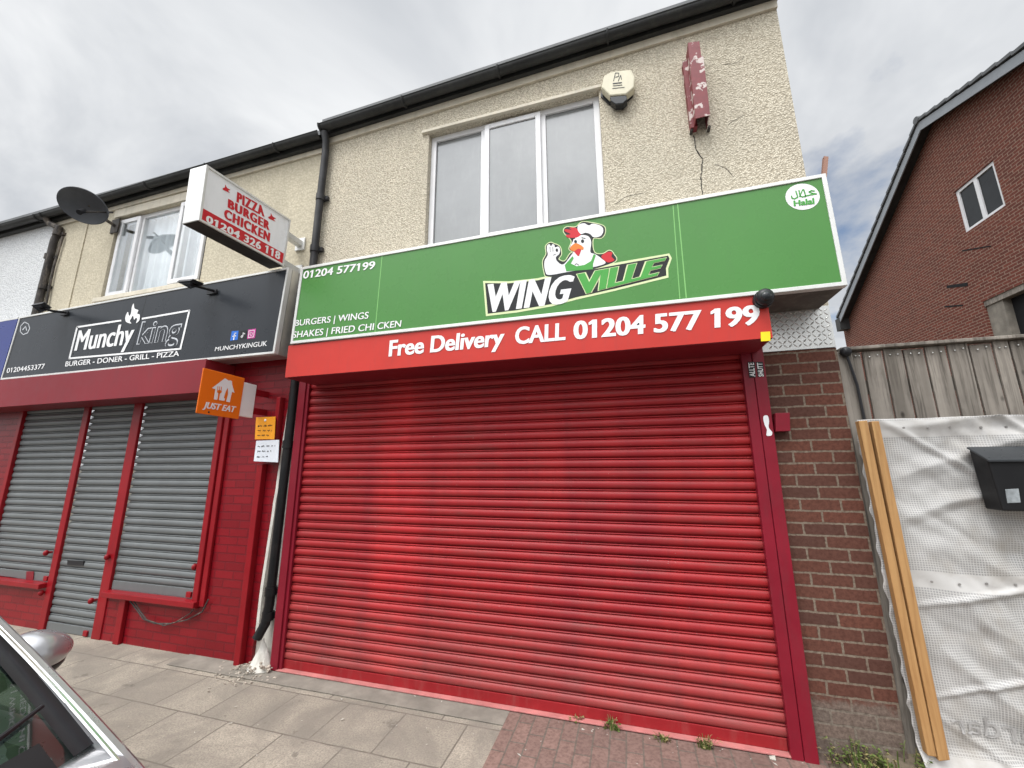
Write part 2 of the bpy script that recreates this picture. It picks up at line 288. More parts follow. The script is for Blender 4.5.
def flags():
    m, t, p, c = base_mat('paving_flags'); v = c.outputs['Object']
    u = swz(t, v, ('X', 'Y'))
    mpn = N(t, 'ShaderNodeMapping'); mpn.inputs['Location'].default_value = (.22, .243, 0); t.links.new(u, mpn.inputs[0])
    wob = N(t, 'ShaderNodeTexNoise', i_Scale=6.0); t.links.new(v, wob.inputs['Vector'])
    ws = N(t, 'ShaderNodeVectorMath', operation='SCALE'); ws.inputs['Scale'].default_value = .012; t.links.new(wob.outputs['Color'], ws.inputs[0])
    ad = N(t, 'ShaderNodeVectorMath', operation='ADD'); t.links.new(mpn.outputs[0], ad.inputs[0]); t.links.new(ws.outputs[0], ad.inputs[1])
    b = N(t, 'ShaderNodeTexBrick', i_Scale=1.0); b.offset = .42
    b.inputs['Brick Width'].default_value = .46; b.inputs['Row Height'].default_value = .41; b.inputs['Mortar Size'].default_value = .006; b.inputs['Mortar Smooth'].default_value = .3
    b.inputs['Color1'].default_value = rgba((.395, .35, .285)); b.inputs['Color2'].default_value = rgba((.315, .28, .228)); b.inputs['Mortar'].default_value = rgba((.13, .11, .09))
    t.links.new(ad.outputs[0], b.inputs['Vector'])
    col = b.outputs['Color']
    g = noise(t, v, 90, 5, .7)
    col = mixc(t, ramp(t, g, [(.40, (.65,) * 3), (.56, (0, 0, 0))]).outputs[0], col, (.16, .14, .115))
    col = mixc(t, ramp(t, noise(t, v, 2.3, 7, .65, .5), [(.40, (0, 0, 0)), (.62, (.8,) * 3)]).outputs[0], col, (.185, .165, .14))
    col = mixc(t, ramp(t, noise(t, v, 11, 8, .75, .6), [(.48, (0, 0, 0)), (.62, (.5,) * 3)]).outputs[0], col, (.23, .20, .17))
    col = mixc(t, ramp(t, noise(t, v, 7, 5, .6), [(.64, (0, 0, 0)), (.69, (.6,) * 3)]).outputs[0], col, (.12, .105, .09))
    col = mixc(t, ramp(t, noise(t, v, 30, 3, .6), [(.73, (0, 0, 0)), (.75, (.7,) * 3)]).outputs[0], col, (.55, .52, .47))
    t.links.new(col, p.inputs['Base Color']); p.inputs['Roughness'].default_value = .92; p.inputs['Specular IOR Level'].default_value = .12
    inv = N(t, 'ShaderNodeMath', operation='SUBTRACT', i_0=1.0); t.links.new(b.outputs['Fac'], inv.inputs[1])
    bump(t, p, inv.outputs[0], .5, .008); bump(t, p, g, .35, .004); return m
M['flags'] = flags()
M['blockpave'] = bricks('block_paving', (.25, .16, .135), (.19, .125, .108), (.15, .125, .105), order='YX', w=.20, h=.10, ms=.006, off=(.03, .02, 0), dirt=.6, bmp=.4, spots=(.35, .30, .27))
M['strip'] = paint('cement_strip', (.22, .20, .17), .95, .25, 5, bmp=.6, bscale=90, dirt=.5, dirtcol=(.15, .13, .11))
M['asphalt'] = paint('asphalt', (.05, .05, .05), .9, .2, 30, bmp=.6, bscale=120)
M['kerb'] = paint('kerb_concrete', (.28, .27, .25), .9, .15, 6, bmp=.3)
M['earth'] = paint('ground_earth', (.12, .10, .075), .95, .3, 2, bmp=.5)

def sheet_mat():
    m, t, p, c = base_mat('scrim_sheet'); v = c.outputs['UV']
    s = N(t, 'ShaderNodeSeparateXYZ'); t.links.new(v, s.inputs[0])
    def lines(sock, pitch, thick):
        a = N(t, 'ShaderNodeMath', operation='DIVIDE', i_1=pitch); t.links.new(sock, a.inputs[0])
        f = N(t, 'ShaderNodeMath', operation='FRACT'); t.links.new(a.outputs[0], f.inputs[0])
        l = N(t, 'ShaderNodeMath', operation='LESS_THAN', i_1=thick); t.links.new(f.outputs[0], l.inputs[0]); return l.outputs[0]
    lx, lz = lines(s.outputs[0], .0125, .30), lines(s.outputs[1], .0125, .30)
    grid = N(t, 'ShaderNodeMath', operation='MAXIMUM'); t.links.new(lx, grid.inputs[0]); t.links.new(lz, grid.inputs[1])
    def band(lo, hi):
        a = N(t, 'ShaderNodeMath', operation='GREATER_THAN', i_1=lo); b = N(t, 'ShaderNodeMath', operation='LESS_THAN', i_1=hi)
        t.links.new(s.outputs[1], a.inputs[0]); t.links.new(s.outputs[1], b.inputs[0])
        q = N(t, 'ShaderNodeMath', operation='MULTIPLY'); t.links.new(a.outputs[0], q.inputs[0]); t.links.new(b.outputs[0], q.inputs[1]); return q.outputs[0]
    bb = N(t, 'ShaderNodeMath', operation='MAXIMUM'); t.links.new(band(1.85, 1.955), bb.inputs[0]); t.links.new(band(.99, 1.075), bb.inputs[1])
    b3 = N(t, 'ShaderNodeMath', operation='MAXIMUM'); t.links.new(bb.outputs[0], b3.inputs[0]); t.links.new(band(-1, .16), b3.inputs[1])
    gb = N(t, 'ShaderNodeMath', operation='MAXIMUM'); t.links.new(grid.outputs[0], gb.inputs[0]); t.links.new(b3.outputs[0], gb.inputs[1])
    film = ramp(t, noise(t, c.outputs['Object'], 2.5, 5), [(.3, (.24, .236, .23)), (.7, (.33, .325, .32))]).outputs[0]
    col = mixc(t, gb.outputs[0], film, (.50, .487, .47))
    col = mixc(t, ramp(t, noise(t, c.outputs['Object'], 3.5, 7, .7), [(.48, (0, 0, 0)), (.72, (.6,) * 3)]).outputs[0], col, (.30, .265, .22))
    t.links.new(col, p.inputs['Base Color']); p.inputs['Roughness'].default_value = .5
    bump(t, p, gb.outputs[0], .3, .002); return m
M['sheet'] = sheet_mat()

# ------------------------------------------------------------------ mesh building
class MB:
    def __init__(s): s.v = []; s.f = []; s.sm = []; s.uv = None
    def add(s, vs, fs, smooth=False):
        o = len(s.v); s.v += [Vector(q) for q in vs]
        s.f += [tuple(i + o for i in f) for f in fs]; s.sm += [smooth] * len(fs); return s
    def box(s, a, b):
        x0, y0, z0 = [min(p, q) for p, q in zip(a, b)]; x1, y1, z1 = [max(p, q) for p, q in zip(a, b)]
        return s.add([(x0, y0, z0), (x1, y0, z0), (x1, y1, z0), (x0, y1, z0), (x0, y0, z1), (x1, y0, z1), (x1, y1, z1), (x0, y1, z1)],
                     [(0, 3, 2, 1), (4, 5, 6, 7), (0, 1, 5, 4), (1, 2, 6, 5), (2, 3, 7, 6), (3, 0, 4, 7)])
    def prism(s, poly, vec):          # polygon extruded along vec
        n = len(poly); vec = Vector(vec); P = [Vector(q) for q in poly]
        return s.add(P + [q + vec for q in P], [tuple(range(n))[::-1], tuple(range(n, 2 * n))] + [(i, (i + 1) % n, (i + 1) % n + n, i + n) for i in range(n)])
    def face(s, poly): return s.add(poly, [tuple(range(len(poly)))])
    def tube(s, pts, r, n=12, cap=True, smooth=True):
        pts = [Vector(p) for p in pts]; rs = r if isinstance(r, (list, tuple)) else [r] * len(pts)
        rings = []; up = None
        for i, p in enumerate(pts):
            d = (pts[min(i + 1, len(pts) - 1)] - pts[max(i - 1, 0)]).normalized()
            if up is None or abs(up.dot(d)) > .95: up = Vector((0, 0, 1)) if abs(d.z) < .9 else Vector((1, 0, 0))
            a = d.cross(up).normalized(); b = a.cross(d).normalized(); up = b
            rings.append([p + (a * math.cos(2 * math.pi * k / n) + b * math.sin(2 * math.pi * k / n)) * rs[i] for k in range(n)])
        vs = [q for rg in rings for q in rg]; fs = []
        for i in range(len(rings) - 1):
            for k in range(n): fs.append((i * n + k, i * n + (k + 1) % n, (i + 1) * n + (k + 1) % n, (i + 1) * n + k))
        s.add(vs, fs, smooth)
        if cap: s.add(rings[0], [tuple(range(n))]); s.add(rings[-1], [tuple(range(n))[::-1]])
        return s
    def ellipsoid(s, c, rad, n=20, mrings=12, rot=None):
        vs = []; fs = []; c = Vector(c)
        for i in range(mrings + 1):
            th = math.pi * i / mrings
            for k in range(n):
                q = Vector((rad[0] * math.sin(th) * math.cos(2 * math.pi * k / n), rad[1] * math.sin(th) * math.sin(2 * math.pi * k / n), rad[2] * math.cos(th)))
                if rot: q = rot @ q
                vs.append(c + q)
        for i in range(mrings):
            for k in range(n): fs.append((i * n + k, (i + 1) * n + k, (i + 1) * n + (k + 1) % n, i * n + (k + 1) % n))
        return s.add(vs, fs, True)
    def grid(s, fn, nu, nv, smooth=True):
        vs = [fn(i / nu, j / nv) for j in range(nv + 1) for i in range(nu + 1)]
        fs = [(j * (nu + 1) + i, j * (nu + 1) + i + 1, (j + 1) * (nu + 1) + i + 1, (j + 1) * (nu + 1) + i) for j in range(nv) for i in range(nu)]
        return s.add(vs, fs, smooth)
    def build(s, name, mat, parent=None, loc=None, bevel=0, fix=True):
        me = bpy.data.meshes.new(name)
        if parent is not None:
            off = Vector((0, 0, 0)); q = parent
            while q is not None: off = off + q.location; q = q.parent
        else: off = Vector(loc) if loc is not None else Vector((0, 0, 0))
        me.from_pydata([tuple(v - off) for v in s.v], [], s.f)
        if fix:
            bm = bmesh.new(); bm.from_mesh(me); bmesh.ops.remove_doubles(bm, verts=bm.verts, dist=1e-5)
            bmesh.ops.recalc_face_normals(bm, faces=bm.faces); bm.to_mesh(me); bm.free()
            for p_ in me.polygons: p_.use_smooth = any(s.sm)
            if any(s.sm):
                try: me.set_sharp_from_angle(angle=R(35))
                except Exception: pass
        else:
            for p_, sm in zip(me.polygons, s.sm): p_.use_smooth = sm
        me.materials.append(M[mat] if isinstance(mat, str) else mat)
        o = bpy.data.objects.new(name, me); scn.collection.objects.link(o)
        if parent is not None: o.parent = parent
        else: o.location = off
        if bevel:
            b = o.modifiers.new('bevel', 'BEVEL'); b.width = bevel; b.segments = 2; b.limit_method = 'ANGLE'; b.angle_limit = R(40)
        return o
def tag(o, label, cat, group=None, kind=None):
    o['label'] = label; o['category'] = cat
    if group: o['group'] = group
    if kind: o['kind'] = kind
    return o
def thing(name, label, cat, loc, group=None):
    o = bpy.data.objects.new(name, None); scn.collection.objects.link(o); o.location = Vector(loc); o.empty_display_size = .1
    return tag(o, label, cat, group)
def structure(o): o['kind'] = 'structure'; return o

def wall(mb, a, b, z0, top, holes, plane, thick, bottom=None):
    """wall in the plane x-z (plane='Y', at y=0..thick) or y-z (plane='X'); holes are (a0,a1,z0,z1)"""
    P0, th = thick
    brk = sorted(set([a, b] + [h[0] for h in holes] + [h[1] for h in holes] + (top[1] if isinstance(top, tuple) else [])))
    tf = top[0] if isinstance(top, tuple) else (lambda q: top)
    mk = (lambda u, z, d: (u, P0 + d * th, z)) if plane == 'Y' else (lambda u, z, d: (P0 + d * th, u, z))
    for u0, u1 in zip(brk[:-1], brk[1:]):
        hs = sorted([h for h in holes if h[0] <= u0 + 1e-6 and h[1] >= u1 - 1e-6], key=lambda h: h[2])
        zz = z0
        segs = []
        for h in hs: segs.append((zz, zz, h[2], h[2])); zz = h[3]
        segs.append((zz, zz, tf(u0), tf(u1)))
        for (l0, l1, t0, t1) in segs:
            if max(t0, t1) - l0 < 1e-4: continue
            mb.prism([mk(u0, l0, 0), mk(u1, l1, 0), mk(u1, t1, 0), mk(u0, t0, 0)], Vector(mk(0, 0, 1)) - Vector(mk(0, 0, 0)))
    return mb

# ------------------------------------------------------------------ lettering
def T(parent, name, mat, *a, **k):
    mb = MB(); put_text(mb, *a, **k); return mb.build(name, mat, parent)
def _raw(s, offset=0., shear=0., space=1.0):
    cu = bpy.data.curves.new('t', 'FONT'); cu.body = s; cu.size = 1; cu.offset = offset; cu.shear = shear; cu.space_character = space; cu.resolution_u = 4; cu.fill_mode = 'FRONT'
    ob = bpy.data.objects.new('t', cu); scn.collection.objects.link(ob)
    dg = bpy.context.evaluated_depsgraph_get(); me = bpy.data.meshes.new_from_object(ob.evaluated_get(dg))
    vs = [v.co.copy() for v in me.vertices]; fs = [tuple(p.vertices) for p in me.polygons]
    bpy.data.objects.remove(ob); bpy.data.curves.remove(cu); bpy.data.meshes.remove(me)
    return vs, fs
_cap = {}
def put_text(mb, s, quad, nrm, lift=.003, offset=.012, shear=0., space=1.0, bold=0.):
    """quad: world points bl, br, tl, tr of the box from baseline to cap height"""
    vs, fs = _raw(s, offset, shear, space)
    if '1' in s and not any(ch.islower() for ch in s):      # give the ones their flag
        gv, _ = _raw('1', offset, 0, space); w1 = max(v.x for v in gv) - min(v.x for v in gv); h1 = max(v.y for v in gv)
        for i, ch in enumerate(s):
            if ch != '1': continue
            pv, _ = _raw(s[:i + 1], offset, 0, space); xr = max(v.x for v in pv); xl = xr - w1 + .01; o_ = len(vs)
            vs += [Vector((x + shear * y, y, .0004)) for x, y in ((xl, h1), (xl - .13, h1 - .10), (xl - .13, h1 - .20), (xl, h1 - .12))]; fs.append((o_, o_ + 1, o_ + 2, o_ + 3))
    if bold:
        b_, g_ = vs, fs; vs, fs = [], []
        for k, dx in enumerate((-bold, -bold / 3, bold / 3, bold)):
            o_ = len(vs); vs += [v + Vector((dx, 0, k * .2 / 1000)) for v in b_]; fs += [tuple(i + o_ for i in f) for f in g_]
    if offset not in _cap:
        hv, _ = _raw('H', offset); _cap[offset] = (min(v.y for v in hv), max(v.y for v in hv))
    y0, y1 = _cap[offset]
    x0 = min(v.x for v in vs); x1 = max(v.x for v in vs)
    bl, br, tl, tr = [Vector(q) for q in quad]; nn = Vector(nrm) * lift
    o = []
    for v in vs:
        u = (v.x - x0) / (x1 - x0); k = (v.y - y0) / (y1 - y0)
        o.append((bl * (1 - u) + br * u) * (1 - k) + (tl * (1 - u) + tr * u) * k + nn + Vector(nrm) * v.z)
    mb.add(o, fs)
def smooth_poly(pts, n=6):
    P = [Vector((p[0], p[1], 0)) for p in pts]; o = []; L = len(P)
    for i in range(L):
        a, b, c, d = P[i - 1], P[i], P[(i + 1) % L], P[(i + 2) % L]
        for k in range(n):
            t = k / n
            q = .5 * ((2 * b) + (c - a) * t + (2 * a - 5 * b + 4 * c - d) * t * t + (3 * b - a - 3 * c + d) * t ** 3)
            o.append((q.x, q.y))
    return o
def grow(pts, d):
    """offset a closed 2d outline outwards by d"""
    L = len(pts); area = sum(pts[i][0] * pts[(i + 1) % L][1] - pts[(i + 1) % L][0] * pts[i][1] for i in range(L)); sg = 1 if area > 0 else -1
    o = []
    for i in range(L):
        a, b = Vector(pts[i - 1]), Vector(pts[(i + 1) % L]); t = (b - a)
        if t.length < 1e-9: o.append(pts[i]); continue
        t.normalize(); o.append((pts[i][0] + sg * t.y * d, pts[i][1] - sg * t.x * d))
    return o
def put_poly(mb, pts, F, nrm, lift):
    """flat cut-out: 2d outline pts mapped to the plane by F, tessellated"""
    from mathutils.geometry import tessellate_polygon
    P = [Vector(F(x, y)) + Vector(nrm) * lift for x, y in pts]
    tri = tessellate_polygon([P])
    mb.add(P, [tuple(q) for q in tri])
def put_line(mb, pts, F, nrm, lift, wd):
    """flat stroke of width wd (source units) along pts"""
    for (a, b) in zip(pts[:-1], pts[1:]):
        a, b = Vector(a), Vector(b); t = (b - a).normalized(); nn = Vector((-t.y, t.x)) * wd * .5; e_ = t * wd * .3
        P = [Vector(F(*(q))) + Vector(nrm) * lift for q in (a - nn - e_, b - nn + e_, b + nn + e_, a + nn - e_)]
        mb.face(P)
def circle(cx, cy, rx, ry, n=32): return [(cx + rx * math.cos(2 * math.pi * k / n), cy + ry * math.sin(2 * math.pi * k / n)) for k in range(n)]
NY = (0, -1, 0); NX = (1, 0, 0)

# ================================================================== ground
PAVE_EDGE = -2.0
structure(MB().box((-400, -400, -.6), (400, 400, -.2)).build('ground', 'earth'))
mb = MB(); mb.grid(lambda u, v: Vector((-60 + 120 * u, -9 + 7 * v - .0, -.13)), 2, 2, False); structure(mb.build('road', 'asphalt'))
structure(MB().box((-60, PAVE_EDGE, -.19), (60, .3, 0)).build('pavement', 'flags'))
structure(MB().box((-60, PAVE_EDGE - .13, -.19), (60, PAVE_EDGE - .002, .004)).build('kerb', 'kerb', bevel=.015))
structure(MB().box((-.915, -1.3, -.05), (1.62, .02, .006)).build('brick_paving', 'blockpave'))
mb = MB(); mb.prism([(-4.0, -.20, .004), (-.915, -.20, .004), (-.915, .08, .004), (-4.0, .08, .004)], (0, 0, .004)); structure(mb.build('cement_strip', 'strip'))
def bank(u, v):
    x = .98 + 3.2 * u; y = -.42 + .62 * v
    z = -.01 + .10 * math.sin(min(1, v * 1.15) * math.pi * .5) * min(1, u * 9) + .035 * (mnoise.noise(Vector((x * 9, y * 9, 0)))) * min(1, v * 3)
    return Vector((x, y, z))
mb = MB(); mb.grid(bank, 90, 24); structure(mb.build('soil_bank', 'soil'))
# ================================================================== the takeaway building
def ztop(x): return 5.205 + .0357 * (x + 2.95)
bld = thing('takeaway_building', 'end of terrace building with cream pebbledash upper wall and brown brick pier', 'building', (-.8, 4, 0))
Z8 = zm(400, 80, 4.267)
WQ = dict(tl=atY(432.8, 137.4, .06), tr=atY(598, 97.6, .06), br=atY(607.4, 211.2, .06), bl=atY(427, 241.7, .06))
wx0, wx1, wz0, wz1 = -1.765, -.067, 3.72, 5.015
mb = MB(); wall(mb, -3.02, 1.386, 2.765, (ztop, []), [(wx0, wx1, wz0, wz1)], 'Y', (0, .28)); mb.build('wall', 'pebble', bld)
mb = MB(); mb.box((1.106, .281, 0), (1.386, 8.5, 5.36)); mb.box((-3.02, 8.2, 0), (1.1, 8.5, 5.2)); mb.build('side_wall', 'brick', bld)
mb = MB(); mb.box((.925, 0, 0), (1.386, .28, 2.463)); mb.build('brick_pier', 'brick', bld)
# roof, boards, gutter
mb = MB(); mb.prism([(-3.02, -.12, ztop(-3.02) + .17), (1.42, -.12, ztop(1.42) + .17), (1.42, 4.2, 7.75), (-3.02, 4.2, 7.6)], (0, 0, .06))
mb.prism([(-3.02, 8.6, ztop(-3.02) + .17), (1.42, 8.6, ztop(1.42) + .17), (1.42, 4.2, 7.75), (-3.02, 4.2, 7.6)], (0, 0, .06)); mb.build('roof', 'tile', bld)
mb = MB(); mb.prism([(1.386, 0, 5.36), (1.386, 8.5, 5.36), (1.386, 4.2, 7.72)], (-.2, 0, 0)); mb.build('gable_wall', 'brick', bld)
def slope_box(mb, xa, xb, y0, y1, dz0, dz1, f):
    mb.prism([(xa, y0, f(xa) + dz0), (xb, y0, f(xb) + dz0), (xb, y0, f(xb) + dz1), (xa, y0, f(xa) + dz1)], (0, y1 - y0, 0)); return mb
slope_box(MB(), -3.0, 1.388, -.022, .02, 0, .075, ztop).build('cream_board', 'cream', bld)
slope_box(MB(), -3.02, 1.40, -.06, .02, .077, .165, ztop).build('fascia_board', 'gutter', bld)
def gutter(mb, xa, xb, yc, f, r=.050, n=10):
    def fn(u, v):
        a = math.pi * v; x = xa + (xb - xa) * u
        return Vector((x, yc - r * math.cos(a), f(x) - r * math.sin(a)))
    mb.grid(fn, 30, n)
    def fn2(u, v):
        a = math.pi * v; x = xa + (xb - xa) * u
        return Vector((x, yc - (r - .006) * math.cos(a), f(x) - (r - .006) * math.sin(a)))
    mb.grid(fn2, 30, n)
    k = xa
    while k < xb:       # union clips
        mb.tube([(k, yc - (r + .006) * math.cos(math.pi * j / 10), f(k) - (r + .006) * math.sin(math.pi * j / 10)) for j in range(11)], .012, 6); k += 1.02
    mb.tube([(xa, yc - r, f(xa)), (xb, yc - r, f(xb))], .006, 6)
mb = MB(); gutter(mb, -3.02, 1.40, -.115, lambda x: ztop(x) + .135); mb.build('gutter', 'gutter', bld)
# drip mould above window
mb = MB(); mb.box((wx0 - .07, -.03, wz1 + .002), (wx1 + .02, .05, wz1 + .035)); mb.build('drip_mould', 'cream', bld, bevel=.004)

def frame_rect(mb, x0, x1, z0, z1, y0, y1, t):
    mb.box((x0, y0, z0), (x0 + t, y1, z1)); mb.box((x1 - t, y0, z0), (x1, y1, z1))
    mb.box((x0 + t, y0, z0), (x1 - t, y1, z0 + t)); mb.box((x0 + t, y0, z1 - t), (x1 - t, y1, z1))
def pane(mb, x0, x1, z0, z1, y): mb.box((x0, y, z0), (x1, y + .006, z1))
win = MB(); frame_rect(win, wx0 + .002, wx1 - .002, wz0, wz1 - .002, .055, .12, .055)
m1 = atY(*Z8(341, 430), .06).x; m1b = atY(*Z8(357, 430), .06).x; m2 = atY(*Z8(598, 360), .06).x
xa, xb = -1.19, -.60
wz1i = wz1 - .057
win.box((xa - .03, .056, wz0 + .055), (xa + .03, .119, wz1i)); win.box((xb - .03, .056, wz0 + .055), (xb + .03, .119, wz1i))
wo = win.build('window', 'white', bld, bevel=.004)
s_ = MB(); frame_rect(s_, xa + .015, xb - .015, wz0 + .03, wz1 - .03, .03, .054, .05); s_.build('sash', 'white', wo, bevel=.005)
for (a, b) in ((wx0 + .058, xa - .031), (xb + .031, wx1 - .058)):
    q = MB(); pane(q, a, b, wz0 + .056, wz1i, .075); q.build('pane', 'frosted', wo)
q = MB(); pane(q, xa + .066, xb - .066, wz0 + .081, wz1 - .081, .044); q.build('pane', 'frosted', wo)
q = MB(); q.box((wx0, .13, wz0), (wx1, .26, wz1)); q.build('backing', 'dark', wo)
q = MB(); q.box((wx0 + .01, -.01, wz0 - .05), (wx1 - .01, .1, wz0 - .002)); q.build('sill', 'white', wo)
# cracks in the dash, raised hair-thin dark fissures
C7 = zm(600, 0, 4.267); C5 = zm(540, 160, 3.2)
def crack(pts, wd):
    cr = MB()
    jit = []
    for a, b in zip(pts[:-1], pts[1:]):
        for k in range(5):
            t = k / 5; jit.append((a[0] + (b[0] - a[0]) * t + random.uniform(-.5, .5), a[1] + (b[1] - a[1]) * t + random.uniform(-.4, .4)))
    jit.append(pts[-1]); P = [atY(x, y, -.001) for x, y in jit]
    cr.tube(P, [wd * random.uniform(.6, 1.3) for _ in P], 5); cr.build('crack', 'dark', bld)
crack([C7(400, 580), C7(412, 640), C7(437, 680), C7(435, 735), C7(428, 765), C5(515, 60), C5(520, 110)], .0035)
crack([C7(490, 700), C7(540, 720), C7(570, 755)], .0014); crack([C7(550, 530), C7(600, 500), C7(615, 490)], .0014)
crack([C7(530, 275), C7(580, 270), C7(615, 240)], .0014); crack([C5(240, 140), C5(280, 115), C5(330, 105)], .0014)
# tread plate
pl = MB(); TPZ0, TPZ1 = 2.466, 2.764
pl.box((.93, -.006, TPZ0), (1.384, .28, TPZ1))
for i in range(-2, 16):
    for j in range(-1, 12):
        cx = 1.0 + i * .030; cz = TPZ0 + j * .030
        if cx < 1.0 or cx > 1.375 or cz < TPZ0 + .01 or cz > TPZ1 - .01: continue
        a = R(45) if (i + j) % 2 else R(-45); ux, uz = math.cos(a) * .0195, math.sin(a) * .0195; vx, vz = -uz * .3, ux * .3
        pl.add([(cx - ux, -.0062, cz - uz), (cx + vx, -.0062, cz + vz), (cx + ux, -.0062, cz + uz), (cx - vx, -.0062, cz - vz), (cx - ux * .5, -.0095, cz - uz * .5), (cx + ux * .5, -.0095, cz + uz * .5)],
               [(0, 4, 3), (3, 4, 5), (3, 5, 2), (2, 5, 1), (1, 5, 4), (1, 4, 0)])
pl.build('tread_plate', 'alu', bld)

# ================================================================== red roller shutter
def slat_curtain(mb, x0, x1, z0, z1, pitch, y, depth, nx=1):
    prof = [(0.0, -.010), (.05, -.012), (.065, depth * .25), (.12, depth * .62), (.24, depth * .90), (.40, depth), (.56, depth * .95), (.70, depth * .70), (.785, depth * .35), (.80, -.006), (.825, -.008), (.84, .40 * depth), (.875, .62 * depth), (.92, .60 * depth), (.955, .35 * depth), (.965, -.008)]
    n = int(round((z1 - z0) / pitch)); pitch = (z1 - z0) / n
    rows = []
    for i in range(n):
        jy = random.uniform(-.0022, .0022)
        for (t, d) in prof: rows.append((z0 + (i + t) * pitch, y - d + jy))
    rows.append((z1, y))
    vs = []
    for (z, yy) in rows:
        for k in range(nx + 1): vs.append(Vector((x0 + (x1 - x0) * k / nx, yy + (.002 * mnoise.noise(Vector((k * .7, z * 1.3, 3))) if nx > 1 else 0), z)))
    fs = [(j * (nx + 1) + i, j * (nx + 1) + i + 1, (j + 1) * (nx + 1) + i + 1, (j + 1) * (nx + 1) + i) for j in range(len(rows) - 1) for i in range(nx)]
    mb.add(vs, fs, True)
RS = thing('roller_shutter', 'large closed red roller shutter under the red delivery board', 'roller shutter', (-1, 0, 0))
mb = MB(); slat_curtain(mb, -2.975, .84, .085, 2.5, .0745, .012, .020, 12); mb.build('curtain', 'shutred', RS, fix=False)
mb = MB(); mb.box((-2.955, -.006, .022), (.795, .018, .088)); mb.build('bottom_bar', 'barred', RS, bevel=.003)
mb = MB(); mb.box((-2.965, -.048, .012), (.797, .018, .0215)); mb.build('bottom_lip', 'lippink', RS, bevel=.002)
# guide rails
lx0, lx1 = atY(269.5, 640, -.045).x, atY(283, 650, -.045).x
mb = MB(); mb.box((-3.035, -.045, .01), (-2.955, .02, 2.50)); mb.box((-2.956, -.03, .01), (-2.925, -.004, 2.5)); mb.build('guide_rail', 'rail', RS, bevel=.004)
rr0, rr1, rr2 = .797, .864, .936
mb = MB(); mb.box((rr0, -.045, .0), (rr1 - .002, .02, 2.50)); mb.box((rr1, -.05, .0), (rr2, .0, 2.50)); mb.build('guide_rail', 'rail', RS, bevel=.004)
gl_ = RS.children[-1]
# lock box on pier
q = [atY(775.5, 413, -.07), atY(790, 412.5, -.07), atY(790.5, 431, -.07), atY(776, 431.5, -.07)]
mb = MB(); mb.prism(q, (0, .069, 0)); mb.build('lock_box', 'rail', RS, bevel=.003)
# hood
HY = -.375; HZ0 = 2.462
hx0 = atY(285, 377, HY).x; hx1 = atY(773, 339, HY).x
hood = MB()
hood.prism([(hx0, HY, HZ0), (hx1, HY, HZ0), (hx1, HY, 2.752), (hx0, HY, 2.752)], (0, .004, 0))
hood.box((hx0 + .001, HY + .0045, HZ0 + .002), (hx1 - .001, .02, HZ0 + .006)); hood.box((hx0 + .001, HY + .0045, HZ0 + .0065), (hx0 + .005, -.001, 2.752)); hood.box((hx1 - .005, HY + .0045, HZ0 + .0065), (hx1 - .001, -.001, 2.752))
ho = hood.build('shutter_hood', 'signred', RS)
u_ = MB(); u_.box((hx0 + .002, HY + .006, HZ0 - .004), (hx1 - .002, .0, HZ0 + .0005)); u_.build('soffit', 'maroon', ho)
Z4 = zm(270, 180, 3.413); Z5 = zm(540, 160, 3.2)
t_ = MB(); Q = lambda p: atY(*p, HY)
def q4(bl, br, tl, tr, zf, y): return [atY(*zf(*p), y) for p in (bl, br, tl, tr)]
ident = lambda x, y: (x, y)
T(ho, 'lettering', 'letter', 'Free Delivery', q4((388.7, 356.7), (503.5, 345.6), (390, 340.6), (505.5, 328.2), ident, HY), NY, bold=0.02, offset=0.018)
T(ho, 'lettering', 'letter', 'CALL', q4((515, 344.6), (565.5, 340), (515.5, 327.5), (566, 322.6), ident, HY), NY, bold=0.02, offset=0.018)
T(ho, 'lettering', 'letter', '01204 577 199', q4((573.5, 339.6), (759.5, 324.2), (573.5, 321.6), (759.5, 304.8), ident, HY), NY, bold=0.024, offset=0.018)
q = [Vector(Q(p)) for p in ((760.5, 332.2), (770, 331.6), (770.3, 340.8), (760.9, 341.5))]
tag(MB().prism([p + Vector((0, -.0015, 0)) for p in q], (0, -.002, 0)).build('sticker', 'yellow'), 'small square yellow sticker on the right end of the red board', 'sticker')
# shutter labels on rail and torn sticker
C2 = zm(700, 340, 6.4)
lb = MB()
for a in ([(305, 140), (350, 140), (357, 238), (315, 240)], [(358, 140), (402, 140), (412, 232), (370, 236)]):
    put_poly(lb, a, lambda x, y: atY(*C2(x, y), -.0515), NY, .0005)
lbo = lb.build('label', 'charc', gl_)
lt = MB()
for (bx, tx, s) in ((350, 312, 'ALLTE'), (404, 368, 'SHUTT')):
    put_text(lt, s, [atY(*C2(bx + 4, 234), -.0525), atY(*C2(bx - 6, 146), -.0525), atY(*C2(tx + 8, 234), -.0525), atY(*C2(tx - 4, 146), -.0525)], NY, lift=.001, offset=.02)
lt.build('label_text', 'letter', gl_)
st = MB(); put_poly(st, smooth_poly([(405, 490), (432, 484), (442, 520), (440, 560), (462, 590), (455, 612), (425, 610), (428, 575), (412, 540)], 3), lambda x, y: atY(*C2(x, y), -.0515), NY, .001)
st.build('torn_sticker', 'letter', gl_)

